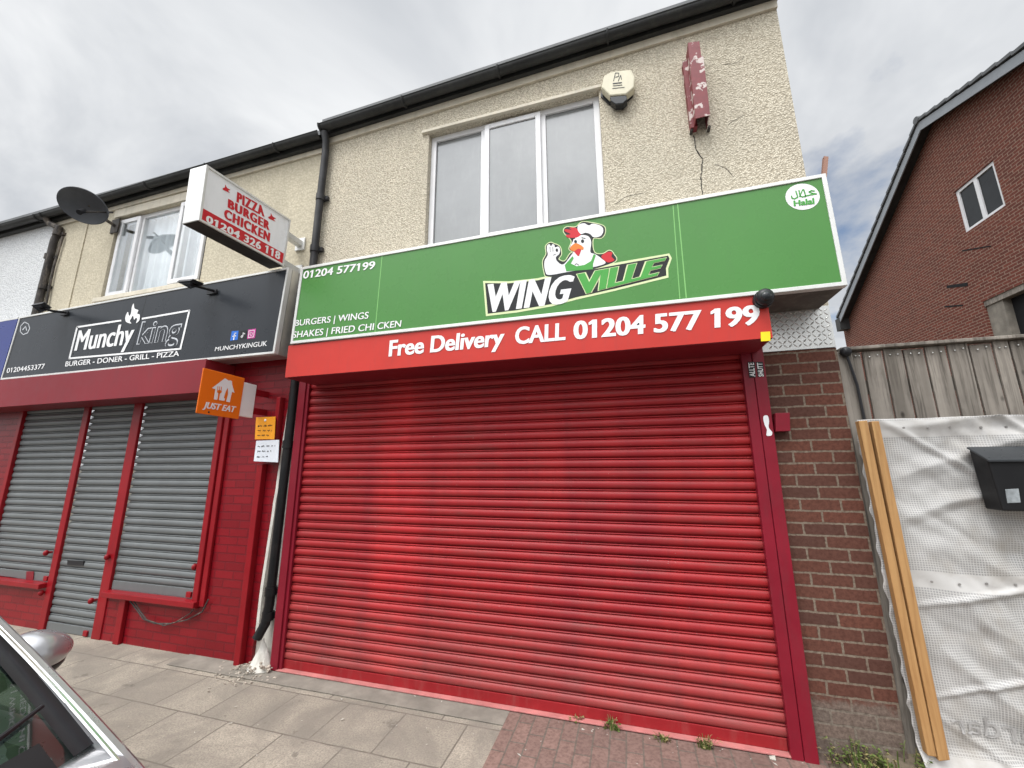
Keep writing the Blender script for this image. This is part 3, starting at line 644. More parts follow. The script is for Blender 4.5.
# ================================================================== green sign
GY = -.39
G = dict(tl=atY(300.8, 267.3, GY), tr=atY(826, 173, GY), br=atY(848, 285, GY), bl=atY(290, 344, GY))
GS = thing('shop_sign', 'long green lightbox sign with a chicken logo over the red shutter', 'sign', (-.8, -.2, 2.755))
def sign_frame(mb, q, t, y0, y1):
    """frame of width t inside the quad q (tl,tr,br,bl world points on y0), depth to y1"""
    tl, tr, br, bl = q; c = (tl + tr + br + bl) / 4
    def ins(p, hx, hz): return p + Vector((hx * t, 0, hz * t))
    i = [ins(tl, 1, -1), ins(tr, -1, -1), ins(br, -1, 1), ins(bl, 1, 1)]; o = [tl, tr, br, bl]
    for k in range(4): mb.prism([o[k], o[(k + 1) % 4], i[(k + 1) % 4], i[k]], (0, y1 - y0, 0))
    return i
gq = [G['tl'], G['tr'], G['br'], G['bl']]
mb = MB(); gi = sign_frame(mb, gq, .026, GY, GY + .05); mb.build('frame', 'palealu', GS, bevel=.003)
mb = MB(); mb.prism([p + Vector((0, .052, .004 if k > 1 else 0)) for k, p in enumerate(gq)], (0, -GY - .054, 0)); mb.build('casing', 'alu', GS)
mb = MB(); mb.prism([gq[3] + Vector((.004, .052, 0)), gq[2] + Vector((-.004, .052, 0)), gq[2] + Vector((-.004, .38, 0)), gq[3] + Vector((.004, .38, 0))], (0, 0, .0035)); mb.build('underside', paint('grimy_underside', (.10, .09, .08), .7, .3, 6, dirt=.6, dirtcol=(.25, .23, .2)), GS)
mb = MB(); mb.prism([p + Vector((0, .008, 0)) for p in gi], (0, .03, 0)); mb.build('panel', 'green', GS)
GP = GY + .008
FG = lambda zf: (lambda x, y: atY(*zf(x, y), GP))
sgm = paint('seam_green', (.22, .50, .16), .35, .05, 3, bmp=0)
for a in ([(382, 256), (384.5, 256), (359.5, 522), (357, 522)],): sm_ = MB(); put_poly(sm_, a, FG(Z4), NY, .0012); sm_.build('seam', sgm, GS)
for a in ([(424, 146), (427, 146), (449, 444), (446, 444)], [(438.5, 142), (442, 142), (470, 441), (466, 441)]): sm_ = MB(); put_poly(sm_, a, FG(Z5), NY, .0012); sm_.build('seam', sgm, GS)
t_ = MB()
T(GS, 'lettering', 'letter', '01204 577199', q4((112, 338), (358, 303), (117, 312), (361, 277), Z4, GP), NY, bold=0.018, offset=0.01)
T(GS, 'lettering', 'letter', 'BURGERS | WINGS', q4((85, 499), (336, 473), (88, 479), (339, 450), Z4, GP), NY, bold=0.014, offset=.004)
T(GS, 'lettering', 'letter', 'SHAKES | FRIED CHI', q4((77, 540), (354, 512), (81, 518), (357, 489), Z4, GP), NY, bold=0.014, offset=.004)
T(GS, 'lettering', 'letter', 'CKEN', q4((366, 510.5), (447, 501), (369, 487.5), (450, 479), Z4, GP), NY, bold=0.014, offset=.004)
# halal roundel
hl = MB(); put_poly(hl, circle(840, 118, 55, 42), FG(Z5), NY, .0015); hlo = hl.build('roundel', 'letter', GS)
hl = MB(); put_text(hl, 'Halal', q4((812, 149), (878, 141), (810, 131), (876, 122), Z5, GP), NY, bold=0.03, lift=.0035, offset=0.012)
FZ = FG(Z5)
put_line(hl, [(878, 100), (868, 99), (860, 103), (872, 108), (884, 109), (866, 112), (850, 116)], FZ, NY, .003, 4)
put_line(hl, [(850, 116), (846, 104), (843, 95)], FZ, NY, .003, 4); put_line(hl, [(850, 117), (838, 119), (832, 116), (828, 98)], FZ, NY, .003, 4); put_line(hl, [(840, 96), (830, 118)], FZ, NY, .003, 3.5)
put_line(hl, [(824, 118), (818, 100)], FZ, NY, .003, 4); put_line(hl, [(824, 120), (814, 125), (806, 123), (804, 116)], FZ, NY, .003, 4)
hl.build('roundel_text', 'vgreen', hlo)
# logo
ZL = zm(470, 210, 4.876); FL = FG(ZL)
LG = MB()
outer = [(64, 346), (190, 348), (330, 333), (420, 312), (500, 298), (740, 252), (972, 212), (984, 236), (966, 286), (968, 330), (900, 346), (700, 396), (520, 437), (400, 470), (230, 500), (78, 518)]
hen = smooth_poly([(362, 300), (356, 250), (372, 215), (370, 178), (390, 160), (412, 166), (438, 180), (445, 215), (432, 240), (462, 250), (488, 214), (505, 205), (484, 190), (495, 150), (458, 108), (470, 84), (515, 84), (545, 60), (585, 62), (650, 78), (658, 110), (640, 136), (600, 140), (605, 205), (645, 215), (680, 198), (700, 215), (708, 250), (600, 290), (480, 320), (380, 325)], 5)
put_poly(LG, grow(hen, 4), FL, NY, .001); put_poly(LG, outer, FL, NY, .0014); lgo = LG.build('logo', 'pale', GS)
L2 = MB()
inner = [(74, 357), (190, 358), (332, 343), (422, 322), (505, 308), (740, 264), (966, 223), (973, 238), (955, 284), (957, 320), (896, 336), (700, 385), (518, 426), (398, 459), (228, 489), (87, 506)]
put_poly(L2, hen, FL, NY, .0018); put_poly(L2, inner, FL, NY, .0022); L2.build('logo_outline', 'charc', lgo)
L3 = MB()
head = smooth_poly([(505, 200), (486, 188), (500, 155), (510, 135), (545, 122), (580, 130), (592, 160), (588, 205), (610, 215), (640, 235), (660, 262), (580, 285), (470, 305), (385, 318), (366, 298), (362, 252), (378, 220), (374, 192), (377, 172), (388, 167), (395, 176), (402, 167), (412, 170), (416, 182), (430, 178), (440, 190), (437, 214), (420, 232), (428, 252), (455, 265), (490, 224)], 5)
hat = smooth_poly([(540, 118), (525, 96), (530, 74), (556, 66), (580, 76), (600, 68), (640, 80), (650, 104), (636, 128), (604, 134), (585, 118), (562, 112)], 5)
put_poly(L3, grow(head, -1), FL, NY, .0026); put_poly(L3, hat, FL, NY, .0034)
put_text(L3, 'WING', [FL(94, 499), FL(492, 452), FL(86, 364), FL(512, 316)], NY, bold=.045, lift=.003, offset=.012, shear=.22, space=1.07)
L3.build('logo_white', 'letter', lgo)
L4 = MB(); put_poly(L4, smooth_poly([(520, 135), (480, 136), (468, 124), (490, 118), (462, 104), (468, 94), (495, 98), (485, 88), (510, 86), (530, 100), (540, 120)], 4), FL, NY, .0032)
L4.build('comb', 'vred', lgo); L4 = MB(); put_poly(L4, smooth_poly([(640, 228), (670, 206), (694, 208), (690, 228), (704, 246), (670, 256)], 4), FL, NY, .0032); L4.build('tail', 'vred', lgo); L4 = MB(); put_poly(L4, smooth_poly([(505, 196), (540, 190), (536, 215), (528, 226), (514, 212)], 4), FL, NY, .0038)
L4.build('wattle', 'vred', lgo)
L5 = MB(); put_poly(L5, smooth_poly([(488, 186), (505, 168), (522, 164), (553, 182), (548, 196), (528, 190), (510, 202), (494, 198)], 4), FL, NY, .0042); L5.build('logo_orange', 'vorange', lgo)
L6 = MB(); put_poly(L6, circle(515, 155, 7, 8, 14), FL, NY, .0042); put_poly(L6, circle(549, 153, 8, 9, 14), FL, NY, .0042)
put_line(L6, [(500, 143), (512, 138)], FL, NY, .0042, 4); put_line(L6, [(545, 136), (562, 140)], FL, NY, .0042, 4)
put_poly(L6, circle(424, 197, 6, 8, 14), FL, NY, .0042); put_line(L6, [(390, 180), (392, 206)], FL, NY, .0042, 2.2); put_line(L6, [(404, 180), (405, 204)], FL, NY, .0042, 2.2); put_line(L6, [(405, 222), (418, 216)], FL, NY, .0042, 2.2); put_line(L6, [(512, 268), (520, 262), (530, 270)], FL, NY, .0042, 3)
L6.build('logo_detail', 'charc', lgo)
L7 = MB()
put_poly(L7, [(470, 300), (462, 270), (488, 240), (500, 226), (506, 236), (492, 262), (520, 275), (560, 268), (590, 250), (604, 215), (614, 222), (600, 262), (600, 290)], FL, NY, .0036)
put_text(L7, 'VILLE', [FL(545, 414), FL(938, 314), FL(522, 315), FL(957, 235)], NY, bold=.05, lift=.006, offset=.012, shear=.22)
L7.build('logo_green', 'vgreen', lgo)
L8 = MB(); put_text(L8, 'VILLE', [FL(541, 417), FL(941, 316), FL(517, 313), FL(960, 232)], NY, bold=.06, lift=.0038, offset=.035, shear=.22); L8.build('logo_edge', 'pale', lgo)

# dome camera at the right end of the red board
c = atY(765, 297, -.43)
cc = thing('security_camera', 'small black dome security camera at the corner where green sign meets red board', 'camera', c)
mb = MB(); mb.ellipsoid(c, (.052, .04, .055)); mb.build('housing', 'black', cc)
mb = MB(); mb.tube([c + Vector((0, .09, .0)), c + Vector((0, .02, 0))], .057, 20); mb.build('mount', 'trim', cc)
mb = MB(); mb.ellipsoid(c + Vector((-.005, -.036, -.008)), (.03, .02, .03)); mb.build('lens', 'darkglass', cc)
# timber pole behind the sign
p0, p1 = atY(818, 178, -.02), atY(826.5, 157, -.02)
tag(MB().prism([p0 + Vector((-.012, 0, -.2)), p0 + Vector((.014, 0, -.2)), p1 + Vector((.013, 0, 0)), p1 + Vector((-.013, 0, .012))], (0, .03, 0)).build('timber_pole', 'pinkwood'), 'short reddish timber stub poking up behind the green sign at its right end', 'pole')

# ================================================================== alarm box, old bracket
A7 = lambda x, y: atY(*C7(x, y), -.09)
al = thing('alarm_box', 'cream burglar alarm box with black base beside the upper window', 'alarm', atY(619, 90, 0))
mb = MB(); out_ = [(6, 372), (16, 322), (52, 303), (134, 295), (150, 332), (146, 372), (112, 402), (42, 408)]
mb.prism([A7(*p) for p in out_], (0, .075, 0)); alo = mb.build('cover', 'alarm', al, bevel=.012)
mb = MB(); mb.prism([A7(*p) + Vector((0, .006, 0)) for p in [(42, 409), (112, 403), (118, 420), (98, 438), (66, 441), (46, 428)]], (0, .07, 0)); mb.build('strobe_lens', 'darkglass', al, bevel=.006)
mb = MB(); mb.prism([A7(*p) + Vector((-.012, .0755, -.01)) for p in out_], (0, .014, 0)); mb.build('back_plate', 'black', al)
mb = MB(); FA = A7
put_line(mb, [(58, 346), (66, 312), (80, 312), (80, 326), (66, 330)], FA, NY, .002, 3); put_line(mb, [(78, 346), (88, 322), (92, 340)], FA, NY, .002, 3)
put_line(mb, [(56, 357), (92, 353)], FA, NY, .002, 5); put_line(mb, [(56, 367), (94, 363)], FA, NY, .002, 3); put_line(mb, [(54, 378), (104, 373)], FA, NY, .002, 3)
mb.build('marking', 'charc', alo)
ob = thing('sign_bracket', 'old hollow sign bracket of chipped red metal high on the pebbledash', 'bracket', atY(697, 90, 0))
B7 = lambda x, y, d: atY(*C7(x, y), d)
mb = MB()
f0 = [B7(375, 182, -.14), B7(424, 175, -.14), B7(432, 238, -.14), B7(441, 240, -.14), B7(470, 490, -.14), B7(408, 505, -.14)]
mb.prism(f0, (0, .006, 0))
L0, L1 = f0[0], f0[-1]
mb.prism([L0 + Vector((0, .006, 0)), L1 + Vector((0, .006, 0)), L1 + Vector((0, .14, -.0)), L0 + Vector((0, .14, 0))], (.006, 0, 0))
R0, R1 = f0[3], f0[4]
mb.prism([R0 + Vector((0, .006, 0)), R1 + Vector((0, .006, 0)), R1 + Vector((0, .14, 0)), R0 + Vector((0, .14, 0))], (-.006, 0, 0))
mb.prism([f0[0] + Vector((0, .006, 0)), f0[1] + Vector((0, .006, 0)), f0[1] + Vector((0, .14, 0)), f0[0] + Vector((0, .14, 0))], (0, 0, -.006))
mb.build('channel', 'chipred', ob)
mb = MB(); fl0 = atY(*C7(352, 262), -.06); fl1 = atY(*C7(388, 545), -.06)
mb.prism([fl0, fl0 + Vector((.05, 0, 0)), fl1 + Vector((.05, 0, 0)), fl1], (0, .058, 0)); mb.build('side_flange', 'chipred', ob)
for xx, yy in ((390, 560), (465, 548)):
    p = B7(xx, yy, -.03); mb = MB(); mb.tube([p + Vector((0, -.02, 0)), p + Vector((0, .03, 0))], .012, 8); mb.build('bolt', 'rustpipe', ob)

# ================================================================== left shop building
LZ = 5.12
nb = thing('neighbour_building', 'cream rendered shop building with red painted brick ground floor on the left', 'building', (-5.4, 4, 0))
lw = (-6.36, -4.66, 3.80, 4.955)
mb = MB(); wall(mb, -7.70, -3.022, 3.0, LZ, [lw], 'Y', (0, .28)); mb.build('wall', 'render', nb)
# render edge band at the left side and above window
mb = MB(); mb.box((-6.98, -.012, 3.4), (-6.94, 0, LZ)); mb.build('render_crack', M['render'], nb)
slope_box(MB(), -7.70, -3.03, -.06, .02, .0, .10, lambda x: LZ + .0 + (x + 7.7) * .012).build('fascia_board', 'gutter', nb)
slope_box(MB(), -7.70, -3.03, -.02, .02, -.06, -.002, lambda x: LZ + (x + 7.7) * .012).build('cream_board', 'cream', nb)
mb = MB(); gutter(mb, -7.70, -3.03, -.115, lambda x: LZ + .07 + (x + 7.7) * .014); mb.build('gutter', 'gutter', nb)
mb = MB(); mb.prism([(-7.7, -.12, LZ + .11), (-3.03, -.12, LZ + .12), (-3.03, 4.2, 7.55), (-7.7, 4.2, 7.5)], (0, 0, .06)); mb.prism([(-7.7, 8.6, LZ + .11), (-3.03, 8.6, LZ + .12), (-3.03, 4.2, 7.55), (-7.7, 4.2, 7.5)], (0, 0, .06)); mb.build('roof', 'tile', nb)
# window
win = MB(); x0, x1, z0, z1 = lw; z1 -= .002
frame_rect(win, x0 + .002, x1 - .002, z0, z1, .05, .11, .055)
ma, mb2 = -5.94, -5.17
win.box((ma - .03, .051, z0 + .055), (ma + .03, .109, z1 - .055)); win.box((mb2 - .03, .051, z0 + .055), (mb2 + .03, .109, z1 - .055))
wo = win.build('window', 'white', nb, bevel=.004)
for a, b, yy in ((x0 + .03, ma - .005, .02), (mb2 + .0, x1 - .02, -.02)):
    s_ = MB(); frame_rect(s_, a, b, z0 + .03, z1 - .03, yy, yy + .028, .055); s_.build('sash', 'white', wo, bevel=.005)
    q = MB(); pane(q, a + .056, b - .056, z0 + .086, z1 - .086, yy + .012); q.build('pane', 'glass', wo)
q = MB(); pane(q, ma + .031, mb2 - .031, z0 + .056, z1 - .056, .07); q.build('pane', 'glass', wo)
q = MB()
def curt(u, v):
    x = x0 + .06 + (mb2 + .1 - x0) * u; return Vector((x, .17 + .018 * math.sin(x * 55) + .01 * math.sin(x * 21 + 1), z0 + (z1 - z0) * v))
q.grid(curt, 160, 2); q.build('curtain', 'curtain', wo)
q = MB(); q.box((x0, .24, z0), (x1, .275, z1)); q.build('backing', 'dark', wo)
q = MB(); q.box((x0 - .05, -.05, z0 - .06), (x1 + .05, .1, z0 - .002)); q.build('sill', 'cream', wo, bevel=.006)
q = MB(); q.box((x0 - .06, -.012, z1 + .004), (x1 + .06, .02, z1 + .12)); q.build('lintel', 'cream', nb, bevel=.004)
# ground floor: painted brick
bk = MB()
wall(bk, -9.2, -3.3, 0, 2.999, [(-7.36, -6.17, .46, 2.42), (-6.17, -5.30, -.01, 2.42), (-5.30, -3.98, .46, 2.42)], 'Y', (0, .28)); bk.build('painted_brick_wall', 'redbrick', nb)
mb = MB(); mb.box((-3.299, .03, 0), (-3.021, .28, 2.999)); mb.build('plaster_recess', 'plaster', nb)
bk = MB(); bk.prism([(-3.299, -.001, 0), (-3.285, -.001, 0), (-3.27, -.001, .6), (-3.172, -.001, 2.4), (-3.145, -.001, 2.999), (-3.299, -.001, 2.999)], (0, .03, 0)); bk.build('painted_brick_edge', 'redbrick', nb)
mb = MB()
for k in range(24):
    z0 = .2 + k * .1163; z1 = z0 + .1163; e = lambda z: -3.27 + max(0, z - .6) * .053 + .006 * mnoise.noise(Vector((0, z * 7, 3)))
    mb.prism([(e(z0), -.006, z0), (e(z0) + .03, -.006, z0), (e(z1) + .03, -.006, z1), (e(z1), -.006, z1)], (0, .034, 0))
mb.build('plaster_edge', 'plaster', nb)
# posts, sills, rails of the shopfront
def post(xa, xb, za, zb, y0, y1, nm='post', mt='darkred'): return MB().box((xa, y0, za), (xb, y1, zb)).build(nm, mt, nb, bevel=.005)
post(-6.195, -6.10, 0, 2.42, -.012, .02); post(-5.345, -5.215, 0, 2.42, -.012, .02)
post(-4.02, -3.955, .40, 2.42, -.045, .02); post(-3.945, -3.885, .42, 2.42, -.03, -.002); post(-7.40, -7.335, .40, 2.42, -.02, .02)
post(-5.214, -3.95, .415, .465, -.075, .02, 'sill'); post(-7.35, -6.196, .415, .465, -.075, .02, 'sill')
post(-4.98, -4.90, 0, .41, -.04, -.002)
tx = atY(248, 562, -.06).x; post(tx - .032, tx + .032, .0, 1.72, -.06, -.002, 'trunking'); tx = atY(280, 385, -.06).x; post(tx - .022, tx + .022, 1.80, 2.36, -.06, -.002, 'trunking')
for (px, py) in ((46, 553), (107, 557), (194.5, 567), (41, 593), (91, 601)):
    p = atY(px, py, -.035); mb = MB(); mb.ellipsoid(p, (.022, .025, .03)); mb.tube([p, p + Vector((0, .05, 0))], .012, 8); mb.build('lock', 'darkred', nb)
grp = 'grey roller shutters of the left shop'
def grey_shutter(label, xa, xb, za, zb):
    t = thing('roller_shutter', label, 'roller shutter', ((xa + xb) / 2, .02, za), grp)
    mb = MB(); slat_curtain(mb, xa, xb, za + .085, zb, .079, .03, .017); mb.build('curtain', 'shutgrey', t, fix=False)
    mb = MB(); mb.box((xa + .005, .008, za + .005), (xb - .005, .03, za + .0845)); mb.build('bottom_bar', 'shutgrey', t, bevel=.003)
    return t
s1 = grey_shutter('grey window shutter left of the grey door shutter, above a red sill', -7.334, -6.197, .467, 2.44)
s2 = grey_shutter('tall narrow grey door shutter with a black letter slot, reaching the ground', -6.099, -5.347, 0, 2.44)
s3 = grey_shutter('widest grey window shutter beside the orange delivery sign, above low red brick', -5.213, -4.022, .467, 2.44)
mb = MB(); mb.prism([atY(67.4, 560.3, .006), atY(83.3, 561.3, .006), atY(83, 565.8, .006), atY(67, 565, .006)], (0, .02, 0)); mb.build('letter_slot', 'black', s2)
mb = MB(); q = [(90, 512), (115, 512), (112, 545), (88, 540)]; ZB3 = zm(0, 543, 3.413)
mb.prism([atY(*ZB3(x, y - 415 + 0), .0) for x, y in q], (0, .004, 0)); mb.build('sticker', 'maroon', s1)
for xx, s in ((-6.25, s1), (-5.45, s2), (-4.12, s3)):
    zz = s.location.z
    mb = MB(); mb.box((xx - .03, -.01, zz + .01), (xx + .03, .0075, zz + .06)); mb.build('lock', 'darkred', s, bevel=.003)
# maroon hood
LHY = -.31
lh = thing('shutter_hood', 'maroon sheet metal shutter hood below the charcoal shop sign', 'shutter hood', (-5.6, -.15, 2.4))
mb = MB(); mb.box((-9.2, LHY, 2.40), (-3.93, -.002, 2.735)); mb.build('casing', 'maroon', lh, bevel=.004)
# cable
pts = [atY(*ZB3(*p), -.03) for p in ((440, 192), (465, 225), (490, 260), (530, 275), (580, 275), (640, 262), (690, 235), (705, 205), (712, 192))]
tag(MB().tube(pts, .006, 6).build('cable', 'rustpipe'), 'loose thin cable drooping across the red brick below the widest grey shutter', 'cable')
pts = [atY(*ZB3(*p), -.035) for p in ((452, 192), (480, 235), (500, 262), (560, 282), (600, 270), (650, 240), (668, 215))]
tag(MB().tube(pts, .005, 6).build('cable', 'rustpipe'), 'second thin cable hanging lowest below the widest grey shutter', 'cable')

# ================================================================== charcoal sign
KY = -.285
K = [atY(19, 317, KY), atY(288.6, 267, KY), atY(274, 353.4, KY), atY(0, 380, KY)]
KS = thing('shop_sign', 'charcoal lightbox sign with flame logo and white lettering above the grey shutters', 'sign', (-5.1, -.15, 2.74))
mb = MB(); ki = sign_frame(mb, K, .022, KY, KY + .05); mb.build('frame', 'palealu', KS, bevel=.003)
mb = MB(); mb.prism([p + Vector((0, .052, 0)) for p in K], (0, -KY - .14, 0)); mb.build('casing', 'alu', KS)
mb = MB(); mb.prism([p + Vector((0, .008, 0)) for p in ki], (0, .03, 0)); mb.build('panel', 'signblack', KS)
KP = KY + .008; FK = lambda zf: (lambda x, y: atY(*zf(x, y), KP))
Z1 = zm(0, 160, 3.413); ZM = zm(70, 290, 6.4); ZS = zm(190, 300, 7.68)
t_ = MB()
T(KS, 'lettering', 'letter', 'Munchy', q4((28, 390), (402, 345), (50, 262), (424, 208), ZM, KP), NY, bold=0.032, offset=0.0, shear=.12)
T(KS, 'lettering', 'letter', 'BURGER - DONER - GRILL - PIZZA', q4((223, 705), (612, 669), (226, 688), (614, 651), Z1, KP), NY, bold=0.015, offset=0.008)
T(KS, 'lettering', 'letter', 'MUNCHYKINGUK', q4((192, 393), (592, 352), (199, 362), (598, 314), ZS, KP), NY, offset=.004, bold=.014)
T(KS, 'lettering', 'letter', '01204453377', q4((23, 727), (153, 712), (26, 711), (156, 695), Z1, KP), NY, bold=0.015, offset=.006)
FM = FK(ZM)
put_line(t_, [(327, 196), (48, 238), (-2, 438), (708, 377), (766, 132), (465, 184)], FM, NY, .003, 11)
t_.build('border', 'letter', KS); t_ = MB(); put_poly(t_, smooth_poly([(395, 215), (362, 205), (356, 175), (372, 140), (380, 165), (392, 150), (398, 110), (410, 86), (415, 118), (440, 130), (432, 150), (448, 160), (445, 195), (425, 213), (432, 190), (425, 178), (412, 190), (405, 165), (392, 185), (385, 200)], 4), FM, NY, .003)
t_.build('flame', 'letter', KS)
t_ = MB(); put_text(t_, 'king', q4((426, 350), (705, 320), (449, 205), (727, 165), ZM, KP), NY, lift=.002, offset=.025, shear=.12); t_.build('outline_lettering', 'vgrey', KS)
t_ = MB(); put_text(t_, 'king', q4((433, 345), (699, 322), (455, 211), (720, 172), ZM, KP), NY, lift=.0032, offset=.003, shear=.12); t_.build('lettering_fill', 'signblack', KS)
t_ = MB(); put_poly(t_, [(495, 42), (499, 41), (375, 487), (371, 487)], lambda x, y: FM(x - 5, y), NY, .0005); t_.build('seam', 'charc', KS)
t_ = MB(); put_line(t_, [(85, 553), (98, 560), (102, 575), (95, 590), (80, 596), (70, 586), (72, 566), (85, 553)], FK(Z1), NY, .002, 2.5); put_line(t_, [(78, 580), (88, 568), (92, 582)], FK(Z1), NY, .002, 2.5); t_.build('badge', 'vgrey', KS)
FS = FK(ZS)
t_ = MB(); put_poly(t_, [(322, 240), (375, 236), (366, 306), (310, 313)], FS, NY, .002); t_.build('icon', 'vblue', KS)
t_ = MB(); put_poly(t_, [(390, 240), (437, 232), (430, 296), (382, 302)], FS, NY, .002); t_.build('icon', 'charc', KS)
t_ = MB(); put_poly(t_, [(448, 228), (508, 220), (500, 292), (440, 300)], FS, NY, .002); t_.build('icon', 'vpink', KS)
t_ = MB(); put_line(t_, [(356, 255), (346, 257), (338, 306)], FS, NY, .004, 7); put_line(t_, [(330, 280), (354, 276)], FS, NY, .004, 6)
put_line(t_, [(412, 250), (408, 282), (398, 290), (394, 282), (402, 274)], FS, NY, .004, 5); put_line(t_, [(412, 252), (424, 262)], FS, NY, .004, 5)
put_line(t_, [(456, 238), (498, 233), (491, 284), (450, 290), (456, 238)], FS, NY, .004, 4); put_line(t_, circle(473, 262, 10, 12, 12) + [(483, 262)], FS, NY, .004, 4); t_.build('icon_mark', 'letter', KS)

# blue sign and white building beyond
wb = thing('white_building', 'white roughcast terrace building at the left edge of the picture', 'building', (-10.5, 4, 0))
mb = MB(); wall(mb, -16, -7.704, 2.6, LZ, [], 'Y', (-.004, .28)); mb.build('wall', 'whiterender', wb)
slope_box(MB(), -16, -7.704, -.06, .02, 0, .10, lambda x: LZ).build('fascia_board', 'gutter', wb)
mb = MB(); gutter(mb, -16, -7.704, -.115, lambda x: LZ + .07); mb.build('gutter', 'gutter', wb)
mb = MB(); mb.prism([(-16, -.12, LZ + .11), (-7.704, -.12, LZ + .11), (-7.704, 4.2, 7.5), (-16, 4.2, 7.5)], (0, 0, .06)); mb.build('roof', 'tile', wb)
mb = MB(); mb.box((-16, 0, 0), (-9.21, .28, 2.59)); mb.build('ground_floor_wall', 'redbrick', wb)
bs = thing('shop_sign', 'sliver of a blue shop sign at the left edge next to the charcoal sign', 'sign', (-9, -.1, 2.7))
p = K[0]; pb = K[3]
mb = MB(); mb.prism([p + Vector((-.02, .002, -.02)), pb + Vector((-.02, .002, 0)), pb + Vector((-3, .002, 0)), p + Vector((-3, .002, -.02))], (0, .2, 0)); mb.build('panel', 'signblue', bs)
mb = MB(); mb.prism([p + Vector((-3, .0, -.022)), p + Vector((-.02, .0, -.022)), p + Vector((-.02, .0, -.0)), p + Vector((-3, .0, -.0))], (0, .2, 0)); mb.build('frame', 'palealu', bs)

# ================================================================== projecting sign
PX = -3.16
Z7 = zm(180, 160, 6.4)
def FP(x, y): return atX(*Z7(x, y), PX)
P4 = [FP(165, 30), FP(705, 385), FP(660, 680), FP(115, 385)]
ps = thing('projecting_sign', 'white box sign with red lettering projecting from the cream wall', 'sign', (PX, -.6, 3.5))
th = .17
mb = MB(); mb.prism([q + Vector((-.002, 0, 0)) for q in P4], (-th, 0, 0)); mb.build('casing', 'alu', ps, bevel=.004)
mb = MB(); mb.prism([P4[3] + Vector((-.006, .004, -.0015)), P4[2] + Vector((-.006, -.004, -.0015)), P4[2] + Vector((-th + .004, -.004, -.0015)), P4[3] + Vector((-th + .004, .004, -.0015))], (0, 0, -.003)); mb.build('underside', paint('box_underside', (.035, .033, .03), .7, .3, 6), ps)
def rim(mb, q, t, d):
    c = sum(q, Vector()) / 4
    iq = [p + Vector((0, t if p.y < c.y else -t, t if p.z < c.z else -t)) for p in q]
    for k in range(4): mb.prism([q[k], q[(k + 1) % 4], iq[(k + 1) % 4], iq[k]], (d, 0, 0))
    return iq
mb = MB(); iq = rim(mb, [q + Vector((-.001, 0, 0)) for q in P4], .018, .012); mb.build('rim', 'palealu', ps)
mb = MB(); mb.prism([q for q in iq], (.004, 0, 0)); mb.build('face', 'signwhite', ps)
mb = MB(); put_poly(mb, [(146, 310), (664, 600), (652, 664), (127, 381)], FP, NX, .005)
for s, q in (('PIZZA', ((358, 268), (538, 366), (364, 204), (533, 300))), ('BURGER', ((302, 303), (570, 453), (306, 248), (573, 398))), ('CHICKEN', ((277, 369), (570, 526), (283, 310), (576, 470)))):
    T(ps, 'lettering', 'vred', s, [FP(*p) for p in q], NX, bold=0.068, space=1.22, lift=.005, offset=0.012)
mb.build('red_band', 'vred', ps)
for cx, cy in ((295, 187), (587, 370)):
    mb = MB(); put_poly(mb, smooth_poly([(cx - 25, cy - 5), (cx - 10, cy - 12), (cx - 8, cy - 30), (cx + 4, cy - 8), (cx + 25, cy + 5), (cx + 10, cy + 10), (cx + 22, cy + 25), (cx - 2, cy + 14), (cx - 20, cy + 5)], 3), FP, NX, .005); mb.build('emblem', 'vred', ps)
mb = MB(); put_text(mb, '01204 326 118', [FP(*p) for p in ((160, 394), (634, 640), (166, 352), (640, 592))], NX, bold=0.035, space=1.1, lift=.007, offset=0.012); mb.build('number', 'letter', ps)
for z in (P4[1].z - .12, P4[2].z + .08):
    mb = MB(); mb.box((PX - th * .7, P4[1].y - .004, z - .03), (PX - th * .3, -.001, z + .03)); mb.box((PX - th * .85, -.02, z - .07), (PX - th * .15, -.0015, z + .07)); mb.build('bracket', 'palealu', ps, bevel=.003)

# ================================================================== orange delivery sign
JX = -3.42; Z6 = zm(180, 340, 5.49)
FJ = lambda x, y: atX(*Z6(x, y), JX)
J4 = [FJ(130, 152), FJ(357, 210), FJ(322, 435), FJ(88, 400)]
js = thing('delivery_sign', 'square orange delivery sign with white house and cutlery emblem by the maroon hood', 'sign', (JX, -.4, 2.2))
mb = MB(); mb.prism(J4, (-.010, 0, 0)); mb.build('panel', 'orange', js, bevel=.004)
W4 = [FJ(357, 230), FJ(428, 248), FJ(403, 428), FJ(328, 415)]
mb = MB(); mb.prism([q + Vector((-.012, 0, 0)) for q in W4], (-.03, 0, 0)); mb.build('mounting_plate', 'letter', js, bevel=.003)
q = (W4[1] + W4[2]) / 2
for dz in (-.12, .06): MB().box((JX - .035, q.y - .005, q.z + dz), (JX - .02, -.001, q.z + dz + .06)).build('bracket', 'darkred', js)
mb = MB()
put_poly(mb, [(245, 210), (262, 220), (268, 224), (272, 220), (284, 226), (285, 246), (298, 290), (284, 284), (272, 342), (252, 338), (262, 300), (262, 262), (252, 278), (244, 300), (240, 318), (246, 322), (242, 334), (184, 326), (192, 270), (174, 264)], FJ, NX, .003)
put_text(mb, 'JUST EAT', [FJ(*p) for p in ((124, 372), (300, 398), (132, 338), (308, 366))], NX, bold=0.03, lift=.003, offset=0.012, shear=.15)
mb.build('lettering', 'letter', js)
